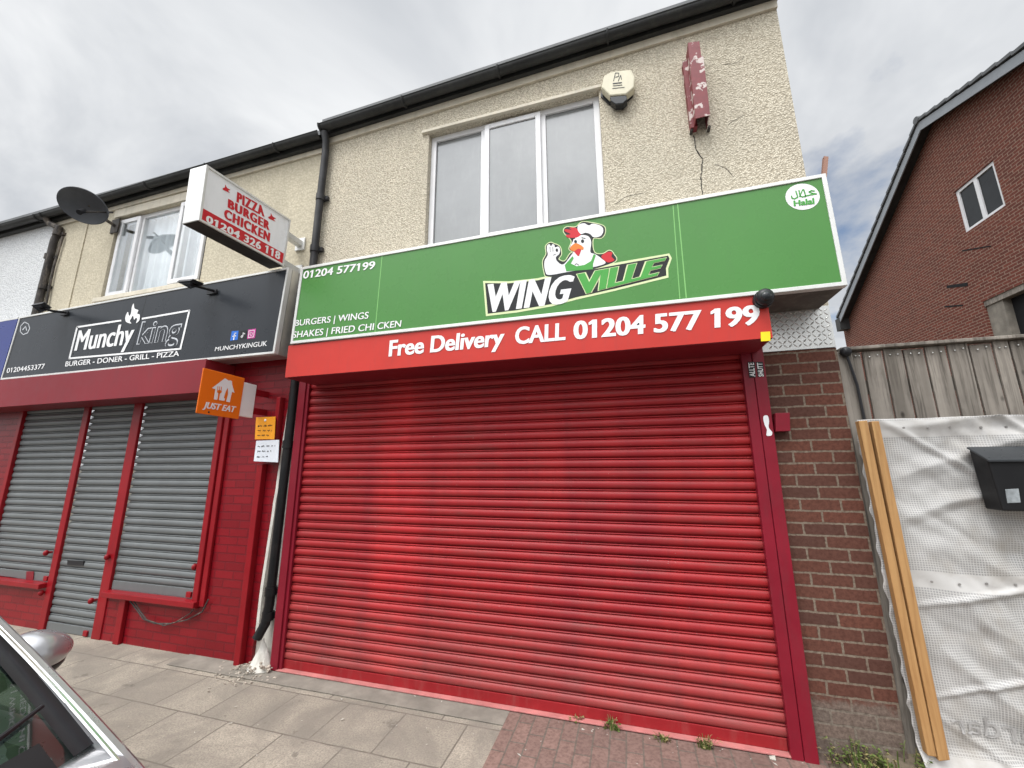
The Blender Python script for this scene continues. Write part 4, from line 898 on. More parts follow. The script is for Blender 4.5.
mb = MB(); put_line(mb, [(206, 256), (204, 278)], FJ, NX, .005, 3.5); put_line(mb, [(216, 256), (214, 278)], FJ, NX, .005, 3.5); put_line(mb, [(226, 258), (224, 280)], FJ, NX, .005, 3.5); put_poly(mb, circle(214, 284, 13, 9, 16), FJ, NX, .005); put_line(mb, [(213, 290), (207, 328)], FJ, NX, .005, 9); mb.build('fork_mark', 'orange', js)
mb = MB(); p = FJ(158, 396); mb.ellipsoid(p, (.006, .008, .008)); mb.build('screw', 'black', js)
# notices
def notice(nm, label, quad, mt, lines, y=-.05):
    t = thing(nm, label, 'notice', atY(*quad[3], y))
    mb = MB(); mb.prism([atY(*p, y) for p in quad], (0, .006, 0)); mb.build('sheet', mt, t)
    mb = MB()
    for ln in lines:
        (xa, ya), (xb, yb) = ln; x = xa
        while x < xb:
            pts = []; up = 1
            for k in range(random.randint(4, 8)):
                yy = ya + (yb - ya) * (x - xa) / (xb - xa)
                pts.append((x, yy + up * random.uniform(.15, .95))); up = -up; x += random.uniform(.35, .75)
                if x > xb: break
            if len(pts) > 1: put_line(mb, pts, lambda px, pz: atY(px, pz, y), NY, .0015, .38)
            x += random.uniform(.9, 1.5)
    mb.build('handwriting', 'charc', t)
    return t
n1_ = notice('paper_notice', 'small orange handwritten notice fixed to the red trunking', [(256, 417.3), (275.4, 416.6), (274.2, 439.3), (254.8, 439.3)], 'noticeorange', [((258, 426), (272.5, 425.5)), ((258, 430.5), (272, 430.5)), ((257.5, 435.5), (271.5, 435.3))], -.082)
mb = MB(); mb.ellipsoid(atY(265.2, 420.3, -.083), (.012, .004, .012)); mb.build('pin', 'letter', n1_)
notice('paper_notice', 'small white handwritten notice in a plastic sleeve below the orange one', [(256.3, 440.8), (279, 439.8), (277.8, 462.3), (253.7, 461.2)], 'noticewhite', [((258, 446.5), (275.5, 445.5)), ((257.5, 451.5), (272, 451)), ((257, 457), (270, 456.5))], -.09)

# ================================================================== pipes
pg = 'drainpipes on the fronts'
bp0, bp1 = atY(295.5, 380, -.04), atY(269.5, 603, -.04)
def BP(z): return bp1 + (bp0 - bp1) * ((z - bp1.z) / (bp0.z - bp1.z))
def pipe(nm, label, pts, r, mt, collars=(), extra=None):
    t = thing(nm, label, 'drainpipe', pts[-1], pg)
    MB().tube(pts, r, 14).build('pipe', mt, t)
    for c in collars:
        c = Vector(c); mb = MB(); mb.tube([c + Vector((0, 0, .035)), c - Vector((0, 0, .035))], r * 1.22, 14); mb.box((c.x - r * 2, c.y + r * .4, c.z - .02), (c.x + r * 2, c.y + r + .012, c.z + .02)); mb.build('collar', mt, t)
    return t
pipe('drainpipe', 'dark upper drainpipe between the two cream walls, above the green sign', [(-2.985, -.105, 5.28), (-2.985, -.075, 5.18), (-2.99, -.06, 5.05), (-3.0, -.06, 4.3), (-3.0, -.06, 2.76)], .037, 'pipe', [(-2.995, -.06, 4.5), (-3.0, -.06, 3.9)])
M['pipeblack'] = paint('pipe_black', (.010, .010, .011), .4, .3, 6, dirt=.35, dirtcol=(.06, .055, .05))
pipe('drainpipe', 'thick black lower drainpipe in the gap between red brick and red shutter', [BP(2.72), BP(1.5), BP(.5), BP(.36) + Vector((-.01, -.01, 0)), BP(.25) + Vector((-.05, -.04, 0))], .039, 'pipeblack', [BP(1.9), BP(.62), BP(.42)])
pa, pb_ = atY(58, 225, -.05), atY(38, 305, -.05)
pipe('drainpipe', 'weathered crooked drainpipe beside the white wall, under the satellite dish', [(pa.x - .18, -.115, 5.15), (pa.x - .16, -.07, 5.08), (pa.x + .05, -.05, 4.98), (pa.x, -.05, pa.z - .25), pb_, (pb_.x, -.05, pb_.z - .3)], .04, 'rustpipe', [(pa.x + .04, -.05, 4.9), (pa.x - .02, -.05, 4.55), (pb_.x + .02, -.05, 4.1)])
tag(MB().tube([(pa.x + .13, -.03, 4.85), (pa.x + .09, -.03, 4.4), (pb_.x + .13, -.03, 3.75)], .014, 8).build('cable', 'rustpipe'), 'dark cable running down beside the weathered crooked drainpipe', 'cable')

# ================================================================== satellite dish
dc = atY(83, 206, -.38)
ds = thing('satellite_dish', 'dark grey mesh satellite dish on a wall arm below the gutter', 'satellite dish', (dc.x + .25, 0, dc.z - .15))
nrm = Vector((.42, -.62, -.66)).normalized()
uax = (atY(111, 223, -.30) - atY(54, 188, -.46)).normalized(); uax = (uax - nrm * uax.dot(nrm)).normalized(); vax = nrm.cross(uax)
E1 = .24
def dishf(back):
    def fn(u, v):
        r = v; a = 2 * math.pi * u
        return dc + (uax * math.cos(a) * E1 + vax * math.sin(a) * E1 * .86) * r + nrm * ((.10 * r * r - .10) - back)
    return fn
mb = MB(); mb.grid(dishf(0), 40, 8); mb.grid(dishf(.008), 40, 8)
mb.tube([dishf(.004)(k / 40, 1) for k in range(41)], .008, 6); mb.build('reflector', 'dish', ds)
ap = dc + nrm * .16 + uax * .07 - vax * .02
mb = MB(); mb.tube([dc - nrm * .1 + uax * .24, dc + nrm * .03 + uax * .18, ap], .012, 8); mb.build('feed_arm', 'rustpipe', ds)
mb = MB(); mb.tube([ap - nrm * .05, ap + nrm * .05], .03, 12); mb.build('receiver', 'black', ds)
mb = MB(); b0 = dc - nrm * .11; mb.tube([b0, b0 + Vector((-.02, .12, -.06)), Vector((b0.x - .03, -.002, b0.z - .10))], .02, 10); mb.box((b0.x - .10, -.014, b0.z - .20), (b0.x + .04, -.002, b0.z - .0)); mb.build('wall_arm', 'rustpipe', ds)

# floodlights on top of the charcoal sign
def flood(label, quad, arm):
    t = thing('floodlight', label, 'floodlight', atY(*arm[-1], -.3), 'floodlights on the charcoal sign')
    ctr = sum((Vector(q) for q in quad), Vector()) / 4
    mb = MB(); mb.prism(quad, (0, .02, .03)); mb.build('lamp_head', 'black', t, bevel=.004)
    mb = MB(); iq = [ctr + (q - ctr) * .78 + Vector((0, -.004, -.006)) for q in quad]; mb.face(iq); mb.build('lens', 'darkglass', t, fix=False)
    a1 = atY(*arm[0], -.42); a2 = atY(*arm[1], -.3)
    mb = MB(); mb.tube([ctr, a1, a2], .014, 8); mb.box((a2.x - .09, -.30, a2.z - .03), (a2.x + .04, -.285, a2.z + .012)); mb.build('arm', 'black', t)
ZD = zm(0, 180, 5.12)
def fq(zf, pts, ys): return [atY(*zf(*p), y) for p, y in zip(pts, ys)]
flood('black floodlight over the left end of the charcoal sign', fq(ZD, [(158, 643), (212, 633), (252, 662), (205, 680)], (-.62, -.62, -.42, -.42)), (ZD(265, 670), ZD(335, 678)))
flood('black floodlight under the left shop window on the charcoal sign', fq(Z1, [(602, 416), (650, 412), (690, 428), (650, 440)], (-.62, -.62, -.42, -.42)), (Z1(690, 436), Z1(728, 446)))

# ================================================================== fence, sheet and the rest on the right
FY = .05
fn_ = thing('wooden_fence', 'weathered grey vertical board fence above the white sheet', 'fence', (2.2, FY, 0))
ZF = zm(840, 330, 5.565)
edges_top = [60, 112, 118, 232, 236, 343, 348, 465, 471, 590, 596, 716, 722, 850, 856, 945, 952, 1085, 1092, 1220, 1226, 1350]
bd = MB()
xs = []
for i in range(0, len(edges_top) - 1, 2):
    xs.append((atY(*ZF(edges_top[i], 100), FY).x, atY(*ZF(edges_top[i + 1], 100), FY).x))
while xs[-1][1] < 4.6:
    l = xs[-1][1] + .008; xs.append((l, l + random.uniform(.105, .125)))
for i, (a, b) in enumerate(xs):
    lean = random.uniform(-.012, .012); yy = FY + random.uniform(-.004, .004)
    a += .003; b -= .003
    bd.prism([(a + lean, yy, .02), (b + lean, yy, .02), (b, yy, 2.44 + random.uniform(-.012, .004)), (a, yy, 2.44 + random.uniform(-.012, .004))], (0, .018, 0))
bd.build('board', 'oldwood', fn_, bevel=.003)
zr = atY(1024, 337, FY - .03)
mb = MB(); mb.box((1.42, FY - .035, 2.444), (4.8, FY + .06, 2.466)); mb.build('cap_rail', 'oldwood', fn_, bevel=.004)
mb = MB(); mb.box((1.42, FY + .03, 2.15), (4.8, FY + .07, 2.24)); mb.box((1.42, FY + .03, .9), (4.8, FY + .07, .99)); mb.build('cross_rail', 'oldwood', fn_)
mb = MB(); mb.box((1.389, FY - .02, 0), (1.485, FY + .06, 2.44)); mb.build('post', 'oldwood', fn_, bevel=.004)
mb = MB()
for i, (a, b) in enumerate(xs[:12]):
    for k in (.3, .7):
        mb.ellipsoid((a + (b - a) * k, FY - .006, 2.40 + random.uniform(-.008, .008)), (.005, .004, .005), 8, 6)
mb.build('nail', 'alu', fn_)
mb = MB(); mb.ellipsoid((1.44, FY - .04, 2.43), (.035, .03, .035), 12, 8); mb.tube([(1.44, FY - .04, 2.43), (1.47, FY - .04, 2.2), (1.475, FY - .04, 1.95)], .008, 6); mb.build('cable_end', 'black', fn_)
# sheet
SY = -.045
EP = sorted((atY(px, py, SY).z, atY(px, py, SY).x) for px, py in ((856, 419), (858, 440), (867, 490), (879, 560), (892, 622), (904, 680), (912, 725), (921, 768)))
def edge_x(z):  # the ragged left edge
    z = min(max(z, EP[0][0]), EP[-1][0])
    for (z0, x0), (z1, x1) in zip(EP[:-1], EP[1:]):
        if z0 <= z <= z1: return x0 + (x1 - x0) * (z - z0) / (z1 - z0)
SH_U0 = 1.40
def folds(x, z):
    n = mnoise.noise
    y = .018 * n(Vector((x * 2.2 + z * 1.8, z * 1.2 - x * .7, 4))) + .015 * n(Vector((x * 5 + z * 7, z * 3.5 - x * 2, 9))) + .010 * n(Vector((x * 14, z * 13 + x * 9, 2)))
    r = abs(n(Vector((x * 1.5 + z * 1.9, z * .8, 7)))); y -= .024 * max(0, 1 - r * 9)       # drag creases
    r = abs(n(Vector((x * .8 - z * 2.6, z * 1.0 + 3, 17)))); y -= .020 * max(0, 1 - r * 10)
    return y
NU, NV = 190, 170
vs = []; uvs = []
for j in range(NV + 1):
    v = j / NV
    for i in range(NU + 1):
        u = i / NU
        z = .05 + 1.915 * v; le = edge_x(z) + .014 * mnoise.noise(Vector((3, v * 26, 0)))
        x = le + (3.6 - le) * u
        y = SY + folds(x, z) * min(1, 4 * u + .2)
        if v > .965: y -= .012 * (v - .965) / .035
        if z < .2: y -= (.2 - z) * .5
        vs.append(Vector((x, y, z + .006 * mnoise.noise(Vector((x * 6, z * 6, 1)))))); uvs.append((x, z + .012 * mnoise.noise(Vector((x * 3, z * 3, 8)))))
fs = [(j * (NU + 1) + i, j * (NU + 1) + i + 1, (j + 1) * (NU + 1) + i + 1, (j + 1) * (NU + 1) + i) for j in range(NV) for i in range(NU)]
sh = thing('plastic_sheet', 'white reinforced scrim sheet nailed over the lower fence', 'sheet', (2.4, SY, .05))
mb = MB(); mb.add(vs, fs, True); so_ = mb.build('scrim', 'sheet', sh, fix=False)
ul = so_.data.uv_layers.new(name='UVMap')
for lp in so_.data.loops: ul.data[lp.index].uv = uvs[lp.vertex_index]
sol = so_.modifiers.new('thick', 'SOLIDIFY'); sol.thickness = .002
eym = paint('eyelet_grey', (.22, .21, .20), .5, .2, 9)
for k in range(16):
    for z in (1.90, 1.03):
        ex = 1.62 + k * .125 + random.uniform(-.01, .01); c = Vector((ex, SY + folds(ex, z) - .006, z + random.uniform(-.006, .006)))
        MB().tube([c, c + Vector((0, .004, 0))], .0065, 10).build('eyelet', eym, sh)
def FSH(px, py):
    p = atY(px, py, SY); return Vector((p.x, SY + folds(p.x, p.z) - .004, p.z))
mb = MB(); ZT = zm(920, 560, 3.69)
put_text(mb, 'ardar', [atY(*ZT(430, 690), SY), atY(*ZT(105, 620), SY), atY(*ZT(430, 606), SY), atY(*ZT(105, 560), SY)], NY, lift=0, offset=.0)
for q in mb.v: q.y = SY + folds(q.x, q.z) - .008
mb.build('print', paint('print_grey', (.30, .29, .28), .6, .2, 20, bmp=0), sh)
# battens
bg_ = 'timber battens holding the sheet'
def batten(label, pts):
    mb = MB(); P = [atY(*p, SY - .075) for p in pts]; mb.prism(P, (0, .045, 0))
    c = (P[2] + P[3]) / 2; tag(mb.build('timber_batten', 'newwood', loc=c, bevel=.004), label, 'batten', bg_)
batten('fresh orange timber batten on the left of the pair, at the ragged sheet edge', [(858.6, 421), (867.6, 420.5), (937.2, 757.5), (928, 756)])
batten('fresh orange timber batten on the right of the pair, over the white sheet', [(871.5, 421.3), (879.3, 421), (950.5, 760.5), (939, 761.5)])
# letter box
ZB = zm(880, 420, 5.486); BY = -.19
lbx = thing('letter_box', 'black wall letter box with small clear window on the white sheet', 'letter box', atY(1010, 510, -.05))
BY = -.20
tl, bl = atY(988, 460, BY), atY(1003.5, 511, BY); wdt = .32
mb = MB(); mb.prism([tl, bl, bl + Vector((0, .118, 0)), tl + Vector((0, .118, .06))], (wdt, 0, 0)); mb.build('body', paint('box_black', (.006, .006, .007), .5, .2, 5, bmp=0, spec=.3), lbx, bevel=.008)
mb = MB(); mb.prism([tl + Vector((-.008, -.014, .002)), tl + Vector((-.008, .118, .078)), tl + Vector((-.008, .118, .066)), tl + Vector((-.008, -.014, -.012))], (wdt + .016, 0, 0)); mb.build('lid', paint('lid_sheen', (.030, .033, .036), .3, .1, 6, bmp=0), lbx, bevel=.004)
wq = [atY(*ZB(*p), BY - .003) for p in ((688, 380), (760, 376), (772, 452), (700, 456))]
mb = MB(); mb.prism(wq, (0, .004, 0)); mb.build('window', paint('letter_window', (.25, .27, .28), .12, .3, 30, bmp=0), lbx)

# ================================================================== brick house on the right
HX = 8.5; VX = 8.2
hs = thing('brick_house', 'red brick house with grey gable verge rising behind the fence', 'house', (8, 5, 0))
ec = atX(843.5, 330, HX); rg = atX(918, 122, VX); far = atX(838, 318, VX); near = atX(1024, 48, VX)
yr, zrg = rg.y, rg.z; ye, ze = far.y, far.z
sl = (zrg - ze) / (ye - yr); sl2 = (zrg - near.z) / (yr - near.y)
ynear = 2.4
gt = lambda y: (zrg - (y - yr) * sl if y > yr else zrg - (yr - y) * sl2) - .14
hw = [atX(*p, HX) for p in ((954.2, 193.9), (990.7, 160), (1006.3, 201.7), (965.9, 235.6))]
wy1 = (hw[0].y + hw[3].y) / 2; wy0 = (hw[1].y + hw[2].y) / 2; hz1 = (hw[0].z + hw[1].z) / 2; hz0 = (hw[2].z + hw[3].z) / 2
op = atX(982.3, 302, HX); op2 = atX(1024, 279, HX)
mb = MB(); wall(mb, ynear, ec.y, 0, (gt, [yr]), [(wy0, wy1, hz0, hz1), (ynear + .4, op.y, op.z - 1.5, op.z)], 'X', (HX, .3)); mb.build('wall', 'housebrick', hs)
mb = MB(); mb.box((HX + .301, ynear, 0), (HX + 6, ynear + .3, gt(ynear))); mb.box((HX + .301, ec.y - .3, 0), (HX + 6, ec.y, gt(ec.y) - .1)); mb.build('end_wall', 'brick', hs)
def rk(y, d): return zrg - (y - yr) * sl + d if y >= yr else zrg - (yr - y) * sl2 + d
mb = MB()
for (ya, yb) in ((yr, ye), (yr, ynear - .35)): mb.prism([(VX, ya, rk(ya, -.03)), (VX, yb, rk(yb, -.03)), (VX, yb, rk(yb, -.27)), (VX, ya, rk(ya, -.27))], (.03, 0, 0))
mb.build('barge_board', 'barge', hs)
mb = MB()
for (ya, yb) in ((yr, ye), (yr, ynear - .35)): mb.prism([(VX + .031, ya, rk(ya, -.12)), (VX + .031, yb, rk(yb, -.12)), (HX + .02, yb, rk(yb, -.12)), (HX + .02, ya, rk(ya, -.12))], (0, 0, .02))
mb.build('soffit', 'gutter', hs)
mb = MB()
for (ya, yb) in ((yr, ye + .05), (yr, ynear - .4)):
    n = max(2, int(abs(yb - ya) / .33))
    for k in range(n):
        a = ya + (yb - ya) * k / n; b = ya + (yb - ya) * (k + 1) / n
        mb.prism([(VX - .04, a, rk(a, .0)), (VX - .04, b, rk(b, .03)), (VX - .04, b, rk(b, .11)), (VX - .04, a, rk(a, .07))], (6.3, 0, 0))
mb.build('roof', 'tile', hs)
mb = MB(); mb.tube([(VX - .05, yr, zrg + .06), (VX + 6.2, yr, zrg + .06)], .1, 14); mb.build('ridge_tile', 'tile', hs)
mb = MB(); mb.box((VX - .02, ye - .1, ze - .5), (VX + .35, ye + .2, ze - .02)); mb.build('eave_box', 'gutter', hs)
wf = MB()
def frame_yz(mb, y0, y1, z0, z1, x0, x1, t):
    mb.box((x0, y0, z0), (x1, y0 + t, z1)); mb.box((x0, y1 - t, z0), (x1, y1, z1)); mb.box((x0, y0 + t, z0), (x1, y1 - t, z0 + t)); mb.box((x0, y0 + t, z1 - t), (x1, y1 - t, z1))
frame_yz(wf, wy0 + .002, wy1 - .002, hz0 + .002, hz1 - .002, HX + .03, HX + .09, .075); ym = wy0 + (wy1 - wy0) * .5; wf.box((HX + .031, ym - .05, hz0 + .076), (HX + .089, ym + .05, hz1 - .076))
hwo = wf.build('window', 'white', hs)
for a, b in ((wy0 + .078, ym - .051), (ym + .051, wy1 - .078)):
    q = MB(); q.box((HX + .06, a, hz0 + .078), (HX + .066, b, hz1 - .078)); q.build('pane', 'darkglass', hwo)
q = MB(); q.box((HX + .2, ynear + .38, op.z - 1.6), (HX + .28, op.y - .35, op.z + .05)); q.build('opening', 'dark', hs)
q = MB(); q.box((HX + .05, op.y - .45, op.z - 1.5), (HX + .295, op.y - .002, op.z - .13)); q.build('jamb', 'strip', hs)
q = MB(); q.box((HX + .02, ynear + .4, op.z - .13), (HX + .28, op.y - .002, op.z - .002)); q.build('lintel', 'oldwood', hs)
ZH = zm(820, 160, 3.838)
for a in ([(545, 346), (655, 328), (655, 332), (545, 351)], [(485, 482), (565, 470), (566, 484), (487, 492)], [(478, 560), (548, 555), (548, 560), (478, 566)]):
    q = MB(); q.prism([atX(*ZH(*p), HX - .008) for p in a], (.02, 0, 0)); q.build('slot', 'dark', hs)

# ================================================================== rubble and weeds
rb = MB()
for k in range(110):
    x = random.gauss(-3.17, .15); y = -abs(random.gauss(0, .13)) - .0; r = random.uniform(.003, .011) * (1.3 if y > -.1 else .8)
    if x > -2.98 and y > -.05: continue
    z = max(0, .10 - abs(x + 3.14) * .45) * (1 if y > -.10 else .3) * random.random()
    bmv = []
    c = Vector((x, y - .03, z + r * .4))
    vs = [c + Vector((random.uniform(.6, 1.2) * r * sx, random.uniform(.6, 1.2) * r * sy, random.uniform(.4, .9) * r * sz)) for sx in (-1, 1) for sy in (-1, 1) for sz in (-1, 1)]
    rb.add(vs, [(0, 1, 3, 2), (4, 6, 7, 5), (0, 4, 5, 1), (2, 3, 7, 6), (0, 2, 6, 4), (1, 5, 7, 3)])
o = rb.build('rubble', 'stone'); tag(o, 'crumbled pale mortar and rubble at the foot of the black drainpipe', 'rubble', kind='stuff')
mb = MB()
def heap(u, v):
    a = u * 2 * math.pi; r = v
    return Vector((-3.14 + .13 * r * math.cos(a), -.03 + .10 * r * math.sin(a), .24 * (1 - r) ** 1.4 + .025 * mnoise.noise(Vector((math.cos(a) * r * 5, math.sin(a) * r * 5, 2))) * (1 - v * .5)))
mb.grid(heap, 40, 14); tag(mb.build('mortar_heap', 'plaster', loc=(-3.14, -.03, 0)), 'lump of white cracked mortar under the foot of the black drainpipe', 'mortar lump')
lt = MB()
for k in range(58):
    if k < 45: x = random.uniform(-3.6, .8); y = random.uniform(-.9, -.04)
    else: x = random.uniform(-.5, .9); y = random.uniform(-.12, -.05)
    r = random.uniform(.002, .007); a = random.random() * 6.28; z0 = .0085 if x < -.93 else .0065
    ex = random.uniform(1, 3)
    lt.add([(x + r * ex * math.cos(a), y + r * ex * math.sin(a), z0), (x - r * math.sin(a), y + r * math.cos(a), z0 + .002), (x - r * ex * math.cos(a), y - r * ex * math.sin(a), z0), (x + r * math.sin(a), y - r * math.cos(a), z0 + .001)], [(0, 1, 2, 3)])
o = lt.build('litter', 'litterm', fix=False); tag(o, 'specks of pale litter and grit scattered on the paving', 'litter', kind='stuff')
def weed(label, cx, cy, cz, n, h, spread, mt='weed', leafy=.3):
    mb = MB(); d2 = MB()
    for k in range(n):
        a = random.random() * 2 * math.pi; rr = random.random() ** .7 * spread
        b = Vector((cx + rr * math.cos(a), cy + rr * math.sin(a) * .5, cz)); hh = h * random.uniform(.2, 1.1); ln = random.uniform(.1, .8) * hh
        d = Vector((math.cos(a), math.sin(a) * .7 - .25, 0)); wd = random.uniform(.002, .0045) * (1 + h * 2)
        tgt = d2 if random.random() < .3 else mb
        P = [b, b + Vector((0, 0, hh * .5)) + d * ln * .25, b + Vector((0, 0, hh * .9)) + d * ln * .75, b + Vector((0, 0, hh * random.uniform(.75, 1.05))) + d * ln * 1.25]
        sd = Vector((-d.y, d.x, 0)) * wd
        tgt.add([P[0] - sd, P[0] + sd, P[1] + sd, P[1] - sd, P[2] + sd * .7, P[2] - sd * .7, P[3]], [(0, 1, 2, 3), (3, 2, 4, 5), (5, 4, 6)])
        if random.random() < leafy:
            for q in range(4):
                t = random.uniform(.3, 1); c = P[0].lerp(P[2], t); la = random.random() * 6.28; L = random.uniform(.010, .022) * (1 + h)
                e1 = Vector((math.cos(la), math.sin(la), random.uniform(-.3, .5))) * L; e2 = Vector((-math.sin(la), math.cos(la), .2)) * L * .4
                tgt.add([c, c + e1 * .5 + e2, c + e1, c + e1 * .5 - e2], [(0, 1, 2, 3)])
    t = thing('weed_clump', label, 'weeds', (cx, cy, cz), 'weeds along the wall foot')
    mb.build('blade', 'weed', t, fix=False)
    if d2.v: d2.build('dry_blade', 'weeddry', t, fix=False)
weed('big green weed clump against the foot of the brown brick pier', 1.12, -.06, .03, 55, .13, .13, leafy=.8)
weed('spreading weed clump between the brick pier and the white sheet', 1.30, -.07, .05, 50, .12, .15, leafy=.7)
ZW = zm(480, 588, 3.012)
for lab, (px, py), n, h in (('tiny grass tuft leftmost of those at the red shutter foot', (290, 405), 26, .05), ('largest grass tuft at the foot of the red shutter', (400, 428), 60, .07),
                            ('small grass tuft between the two bigger ones at the shutter foot', (552, 465), 26, .045), ('grass tuft nearest the right guide rail at the shutter foot', (680, 485), 60, .07)):
    p = atZ(*ZW(px, py), .0); weed(lab, p.x, p.y, .006, n, h, .045, leafy=.2)
p = atZ(*ZW(880, 520), 0); tag(MB().prism([p + Vector((-.012, -.006, .008)), p + Vector((.018, -.01, .008)), p + Vector((.02, .01, .02)), p + Vector((-.01, .012, .012))], (0, 0, .004)).build('litter_scrap', 'litterm', loc=p), 'crumpled pale scrap of litter by the foot of the right guide rail', 'litter')

# ================================================================== car at bottom left
CY = -2.92
CY = -2.945
car = thing('parked_car', 'silver hatchback with dark windscreen parked at the kerb in the bottom left corner', 'car', (-2.6, CY, -.13))
# x, half width at belt, belt z, half width low, low z, crown z (centre)
ST = [(-.62, .50, .42, .55, .10, .44), (-.70, .66, .56, .74, .06, .60), (-.95, .77, .68, .86, .04, .72), (-1.30, .85, .775, .92, .04, .83), (-1.62, .90, .835, .95, .04, .885),
      (-2.1, .905, .86, .955, .04, .89), (-3.0, .905, .88, .955, .04, .91), (-3.9, .89, .89, .94, .06, .92), (-4.5, .80, .88, .86, .10, .92), (-4.72, .66, .80, .76, .2, .82)]
def sec(s):
    x, hb, zb, hl, zl, zc = s; o = []
    prof = [(hl * .9, zl - .06), (hl, zl + .04), (hl + .005, zl + (zb - zl) * .45), (hl - .012, zl + (zb - zl) * .72), (hb + .012, zb - .035), (hb, zb - .008), (hb - .03, zb), (hb * .75, zb + (zc - zb) * .55), (hb * .35, zc - .004), (0, zc)]
    for (h, z) in prof: o.append(Vector((x, CY + h, z)))
    for (h, z) in prof[-2::-1]: o.append(Vector((x, CY - h, z)))
    return o
import itertools
rows = []
for a, b in zip(ST[:-1], ST[1:]):
    for k in range(4): rows.append(tuple(p + (q - p) * k / 4 for p, q in zip(a, b)))
rows.append(ST[-1])
SS = [sec(r) for r in rows]; n = len(SS[0])
mb = MB(); vs = [v for s in SS for v in s]
mb.add(vs, [(i * n + k, i * n + k + 1, (i + 1) * n + k + 1, (i + 1) * n + k) for i in range(len(SS) - 1) for k in range(n - 1)], True)
mb.add(SS[0], [tuple(range(n))]); mb.add(SS[-1], [tuple(range(n))])
mb.build('body', 'carpaint', car)
# cabin points
A0 = Vector((-1.66, CY + .885, .85)); A1 = Vector((-2.40, CY + .75, 1.33)); B1 = Vector((-3.9, CY + .71, 1.32)); B0 = Vector((-4.45, CY + .80, .90))
mir = lambda p: Vector((p.x, 2 * CY - p.y, p.z))
rf = MB()
def roof_fn(u, v):
    x = A1.x + (B1.x - A1.x) * u; h = (A1.y - CY) * (1 - u) + (B1.y - CY) * u; s = v * 2 - 1
    return Vector((x - .05 * (1 - s * s) * (1 if u < .5 else 0) * (1 - 2 * u) * -1, CY + h * s, 1.33 + .055 * (1 - s * s) + .03 * math.sin(math.pi * u)))
rf.grid(roof_fn, 16, 12); rf.build('roof', 'carpaint', car)
def pillar(a, b, r, mt, nm): return MB().tube([a + (b - a) * k / 8 + Vector((0, 0, .02 * math.sin(math.pi * k / 8))) for k in range(9)], r, 10).build(nm, mt, car)
for f in (lambda p: p, mir):
    so_y = Vector((0, -.004 * (1 if f(A0).y > CY else -1), -.014)); pillar(f(A0 + (A0 - A1) * .45) + so_y, f(A1) + so_y, .026, 'carpaint', 'windscreen_pillar')
    pillar(f(B1), f(B0), .05, 'carpaint', 'rear_pillar')
    pillar(f(A1), f(B1), .03, 'carpaint', 'roof_rail')
    mb = MB(); a, b = f(A0), f(A1); sgn = 1 if a.y > CY else -1
    off = Vector((.018, -.030 * sgn, .018)); a = f(A0 + (A0 - A1) * .2); mb.tube([a + off + (b - a) * k / 8 + Vector((0, 0, .02 * math.sin(math.pi * k / 8))) for k in range(9)], .006, 6); mb.build('chrome_strip', 'chrome', car)
    mb = MB(); q = [f(A0) + Vector((-.06, 0, .01)), f(A1) + Vector((-.04, 0, -.02)), f(B1) + Vector((0, 0, -.02)), f(B0) + Vector((.05, 0, 0))]; mb.face(q); mb.build('side_window', 'carglass', car, fix=False)
def ws(u, v):
    s = u * 2 - 1
    p = (mir(A0) * (1 - u) + A0 * u) * (1 - v) + (mir(A1) * (1 - u) + A1 * u) * v
    return p + Vector((.17 * (1 - s * s) * (1 - v * .35), -.006 * s, .02 * math.sin(math.pi * v) + .02 * (1 - s * s)))
mb = MB(); mb.grid(ws, 24, 12); mb.build('windscreen', 'carglass', car, fix=False)
mb = MB()   # black printed border of the glass
def border(f0, f1, nn=16):
    mb.grid(lambda u, v: (lambda a, b: a + (b - a) * v + Vector((.002, 0, .003)))(f0(u), f1(u)), nn, 2)
border(lambda u: ws(.998, u), lambda u: ws(.955, u)); border(lambda u: ws(.002, u), lambda u: ws(.045, u)); border(lambda u: ws(.07 + .86 * u, .0), lambda u: ws(.07 + .86 * u, .10)); border(lambda u: ws(.07 + .86 * u, .95), lambda u: ws(.07 + .86 * u, .998))
mb.build('windscreen_border', 'black', car)
def rw(u, v): return (mir(B0) * (1 - u) + B0 * u) * (1 - v) + (mir(B1) * (1 - u) + B1 * u) * v + Vector((-.06 * (1 - (2 * u - 1) ** 2), 0, 0))
mb = MB(); mb.grid(rw, 12, 6); mb.build('rear_window', 'carglass', car, fix=False)
mb = MB(); mb.box((-1.75, CY - .78, .70), (-2.0, CY + .78, .86)); mb.grid(lambda u, v: Vector((-1.7 - .3 * v, CY - .78 + 1.56 * u, .80 + .05 * math.sin(math.pi * v))), 10, 6); mb.build('dashboard', 'trim', car)
for sy in (-.38, .38):
    mb = MB(); mb.ellipsoid((-2.75, CY + sy, .80), (.12, .24, .36)); mb.ellipsoid((-2.82, CY + sy, 1.17), (.06, .13, .10)); mb.build('seat', 'trim', car)
# wipers
for (u0, u1) in ((.62, .955), (.12, .48)):
    mb = MB(); P = [ws(u0 + (u1 - u0) * k / 8, .03 + .17 * (k / 8)) + Vector((.014, 0, .018)) for k in range(9)]; mb.tube(P, [.011] * 6 + [.008, .007, .006], 8)
    mb.tube([P[0] + Vector((.03, 0, -.01)), P[4] + Vector((.012, 0, .016))], .009, 8); mb.build('wiper', 'black', car)
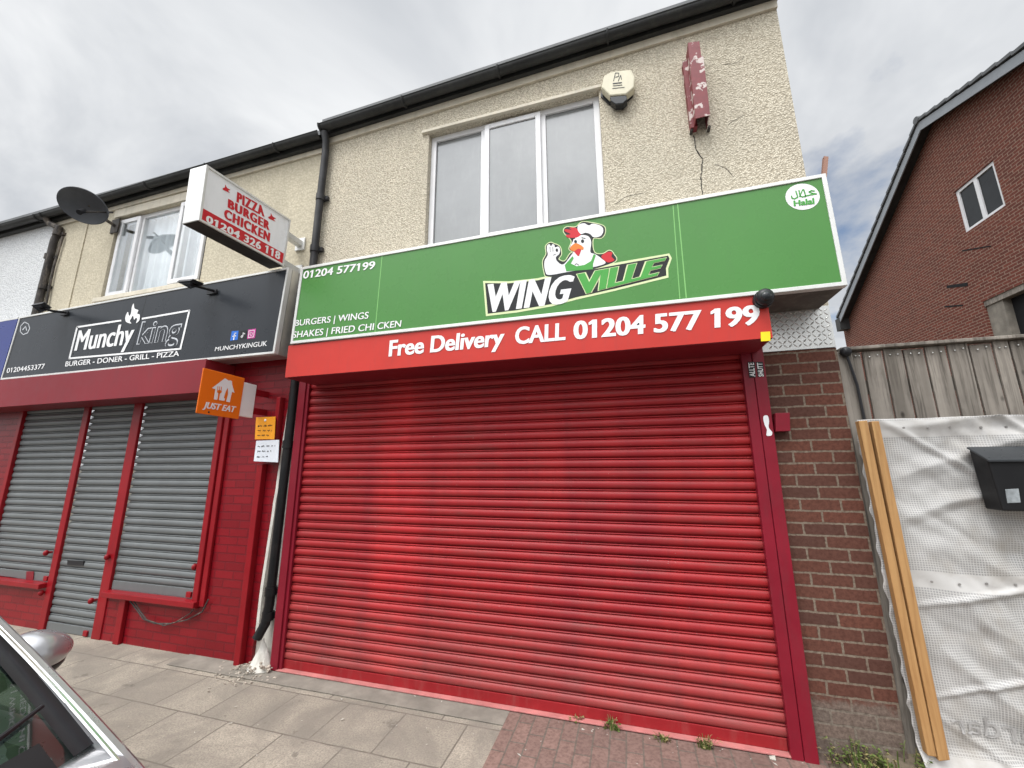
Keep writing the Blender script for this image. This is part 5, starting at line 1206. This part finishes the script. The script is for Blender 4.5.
# door mirrors
for f in (lambda p: p, mir):
    c = f(atZ(36, 653, 1.0)); sgn = 1 if c.y > CY else -1
    mb = MB()
    mb.ellipsoid(c, (.095, .098, .08), 28, 18)
    for q in mb.v:
        if q.x < c.x - .03: q.x = c.x - .03
        k = (q.y - c.y) / .088 * sgn; q.z = c.z + (q.z - c.z) * (1 - .22 * k)
    mo = mb.build('door_mirror', 'carpaint', car)
    mb = MB(); mb.grid(lambda u, v: c + Vector((-.032, .075 * (u * 2 - 1), .055 * (v * 2 - 1) * (1 - .3 * (u * 2 - 1) ** 2))), 8, 6); mb.build('mirror_glass', 'darkglass', mo, fix=False)
    mb = MB(); mb.ellipsoid(c + Vector((-.004, -.004 * sgn, -.035)), (.088, .090, .058), 24, 12); mb.tube([c + Vector((.0, -.04 * sgn, -.05)), c + Vector((.03, -.14 * sgn, -.07))], [.03, .035], 10); mb.build('mirror_base', 'black', mo)
# bonnet shut lines, lamps, wheels
for f in (lambda p: p, mir):
    mb = MB(); p = f(Vector((-.80, CY + .62, .52))); mb.ellipsoid(p, (.16, .12, .075)); mb.build('headlight', 'glass', car)
    mb = MB(); p = f(Vector((-4.62, CY + .68, .70))); mb.ellipsoid(p, (.1, .09, .11)); mb.build('tail_light', 'vred', car)
    for wx in (-1.32, -3.85):
        c = f(Vector((wx, CY + .84, .18))); mb = MB()
        pr = [(-.1, .20), (-.105, .29), (-.07, .31), (.07, .31), (.105, .29), (.1, .20)]
        mb.grid(lambda u, v: c + Vector((0, pr[min(5, int(v * 5 + .5))][0], 0)) + Vector((math.cos(u * 2 * math.pi), 0, math.sin(u * 2 * math.pi))) * pr[min(5, int(v * 5 + .5))][1], 36, 5); wo_ = mb.build('wheel', 'tyre', car)
        mb = MB(); mb.tube([c + Vector((0, -.07, 0)), c + Vector((0, .07, 0))], .2, 30)
        for k in range(5):
            a = k * 2 * math.pi / 5; mb.tube([c + Vector((0, .085 * (1 if c.y > CY else -1), 0)), c + Vector((math.cos(a) * .19, .08 * (1 if c.y > CY else -1), math.sin(a) * .19))], .025, 8)
        mb.build('rim', 'alu', wo_)
mb = MB(); mb.box((-.66, CY - .45, .12), (-.61, CY + .45, .30)); mb.build('grille', 'black', car)
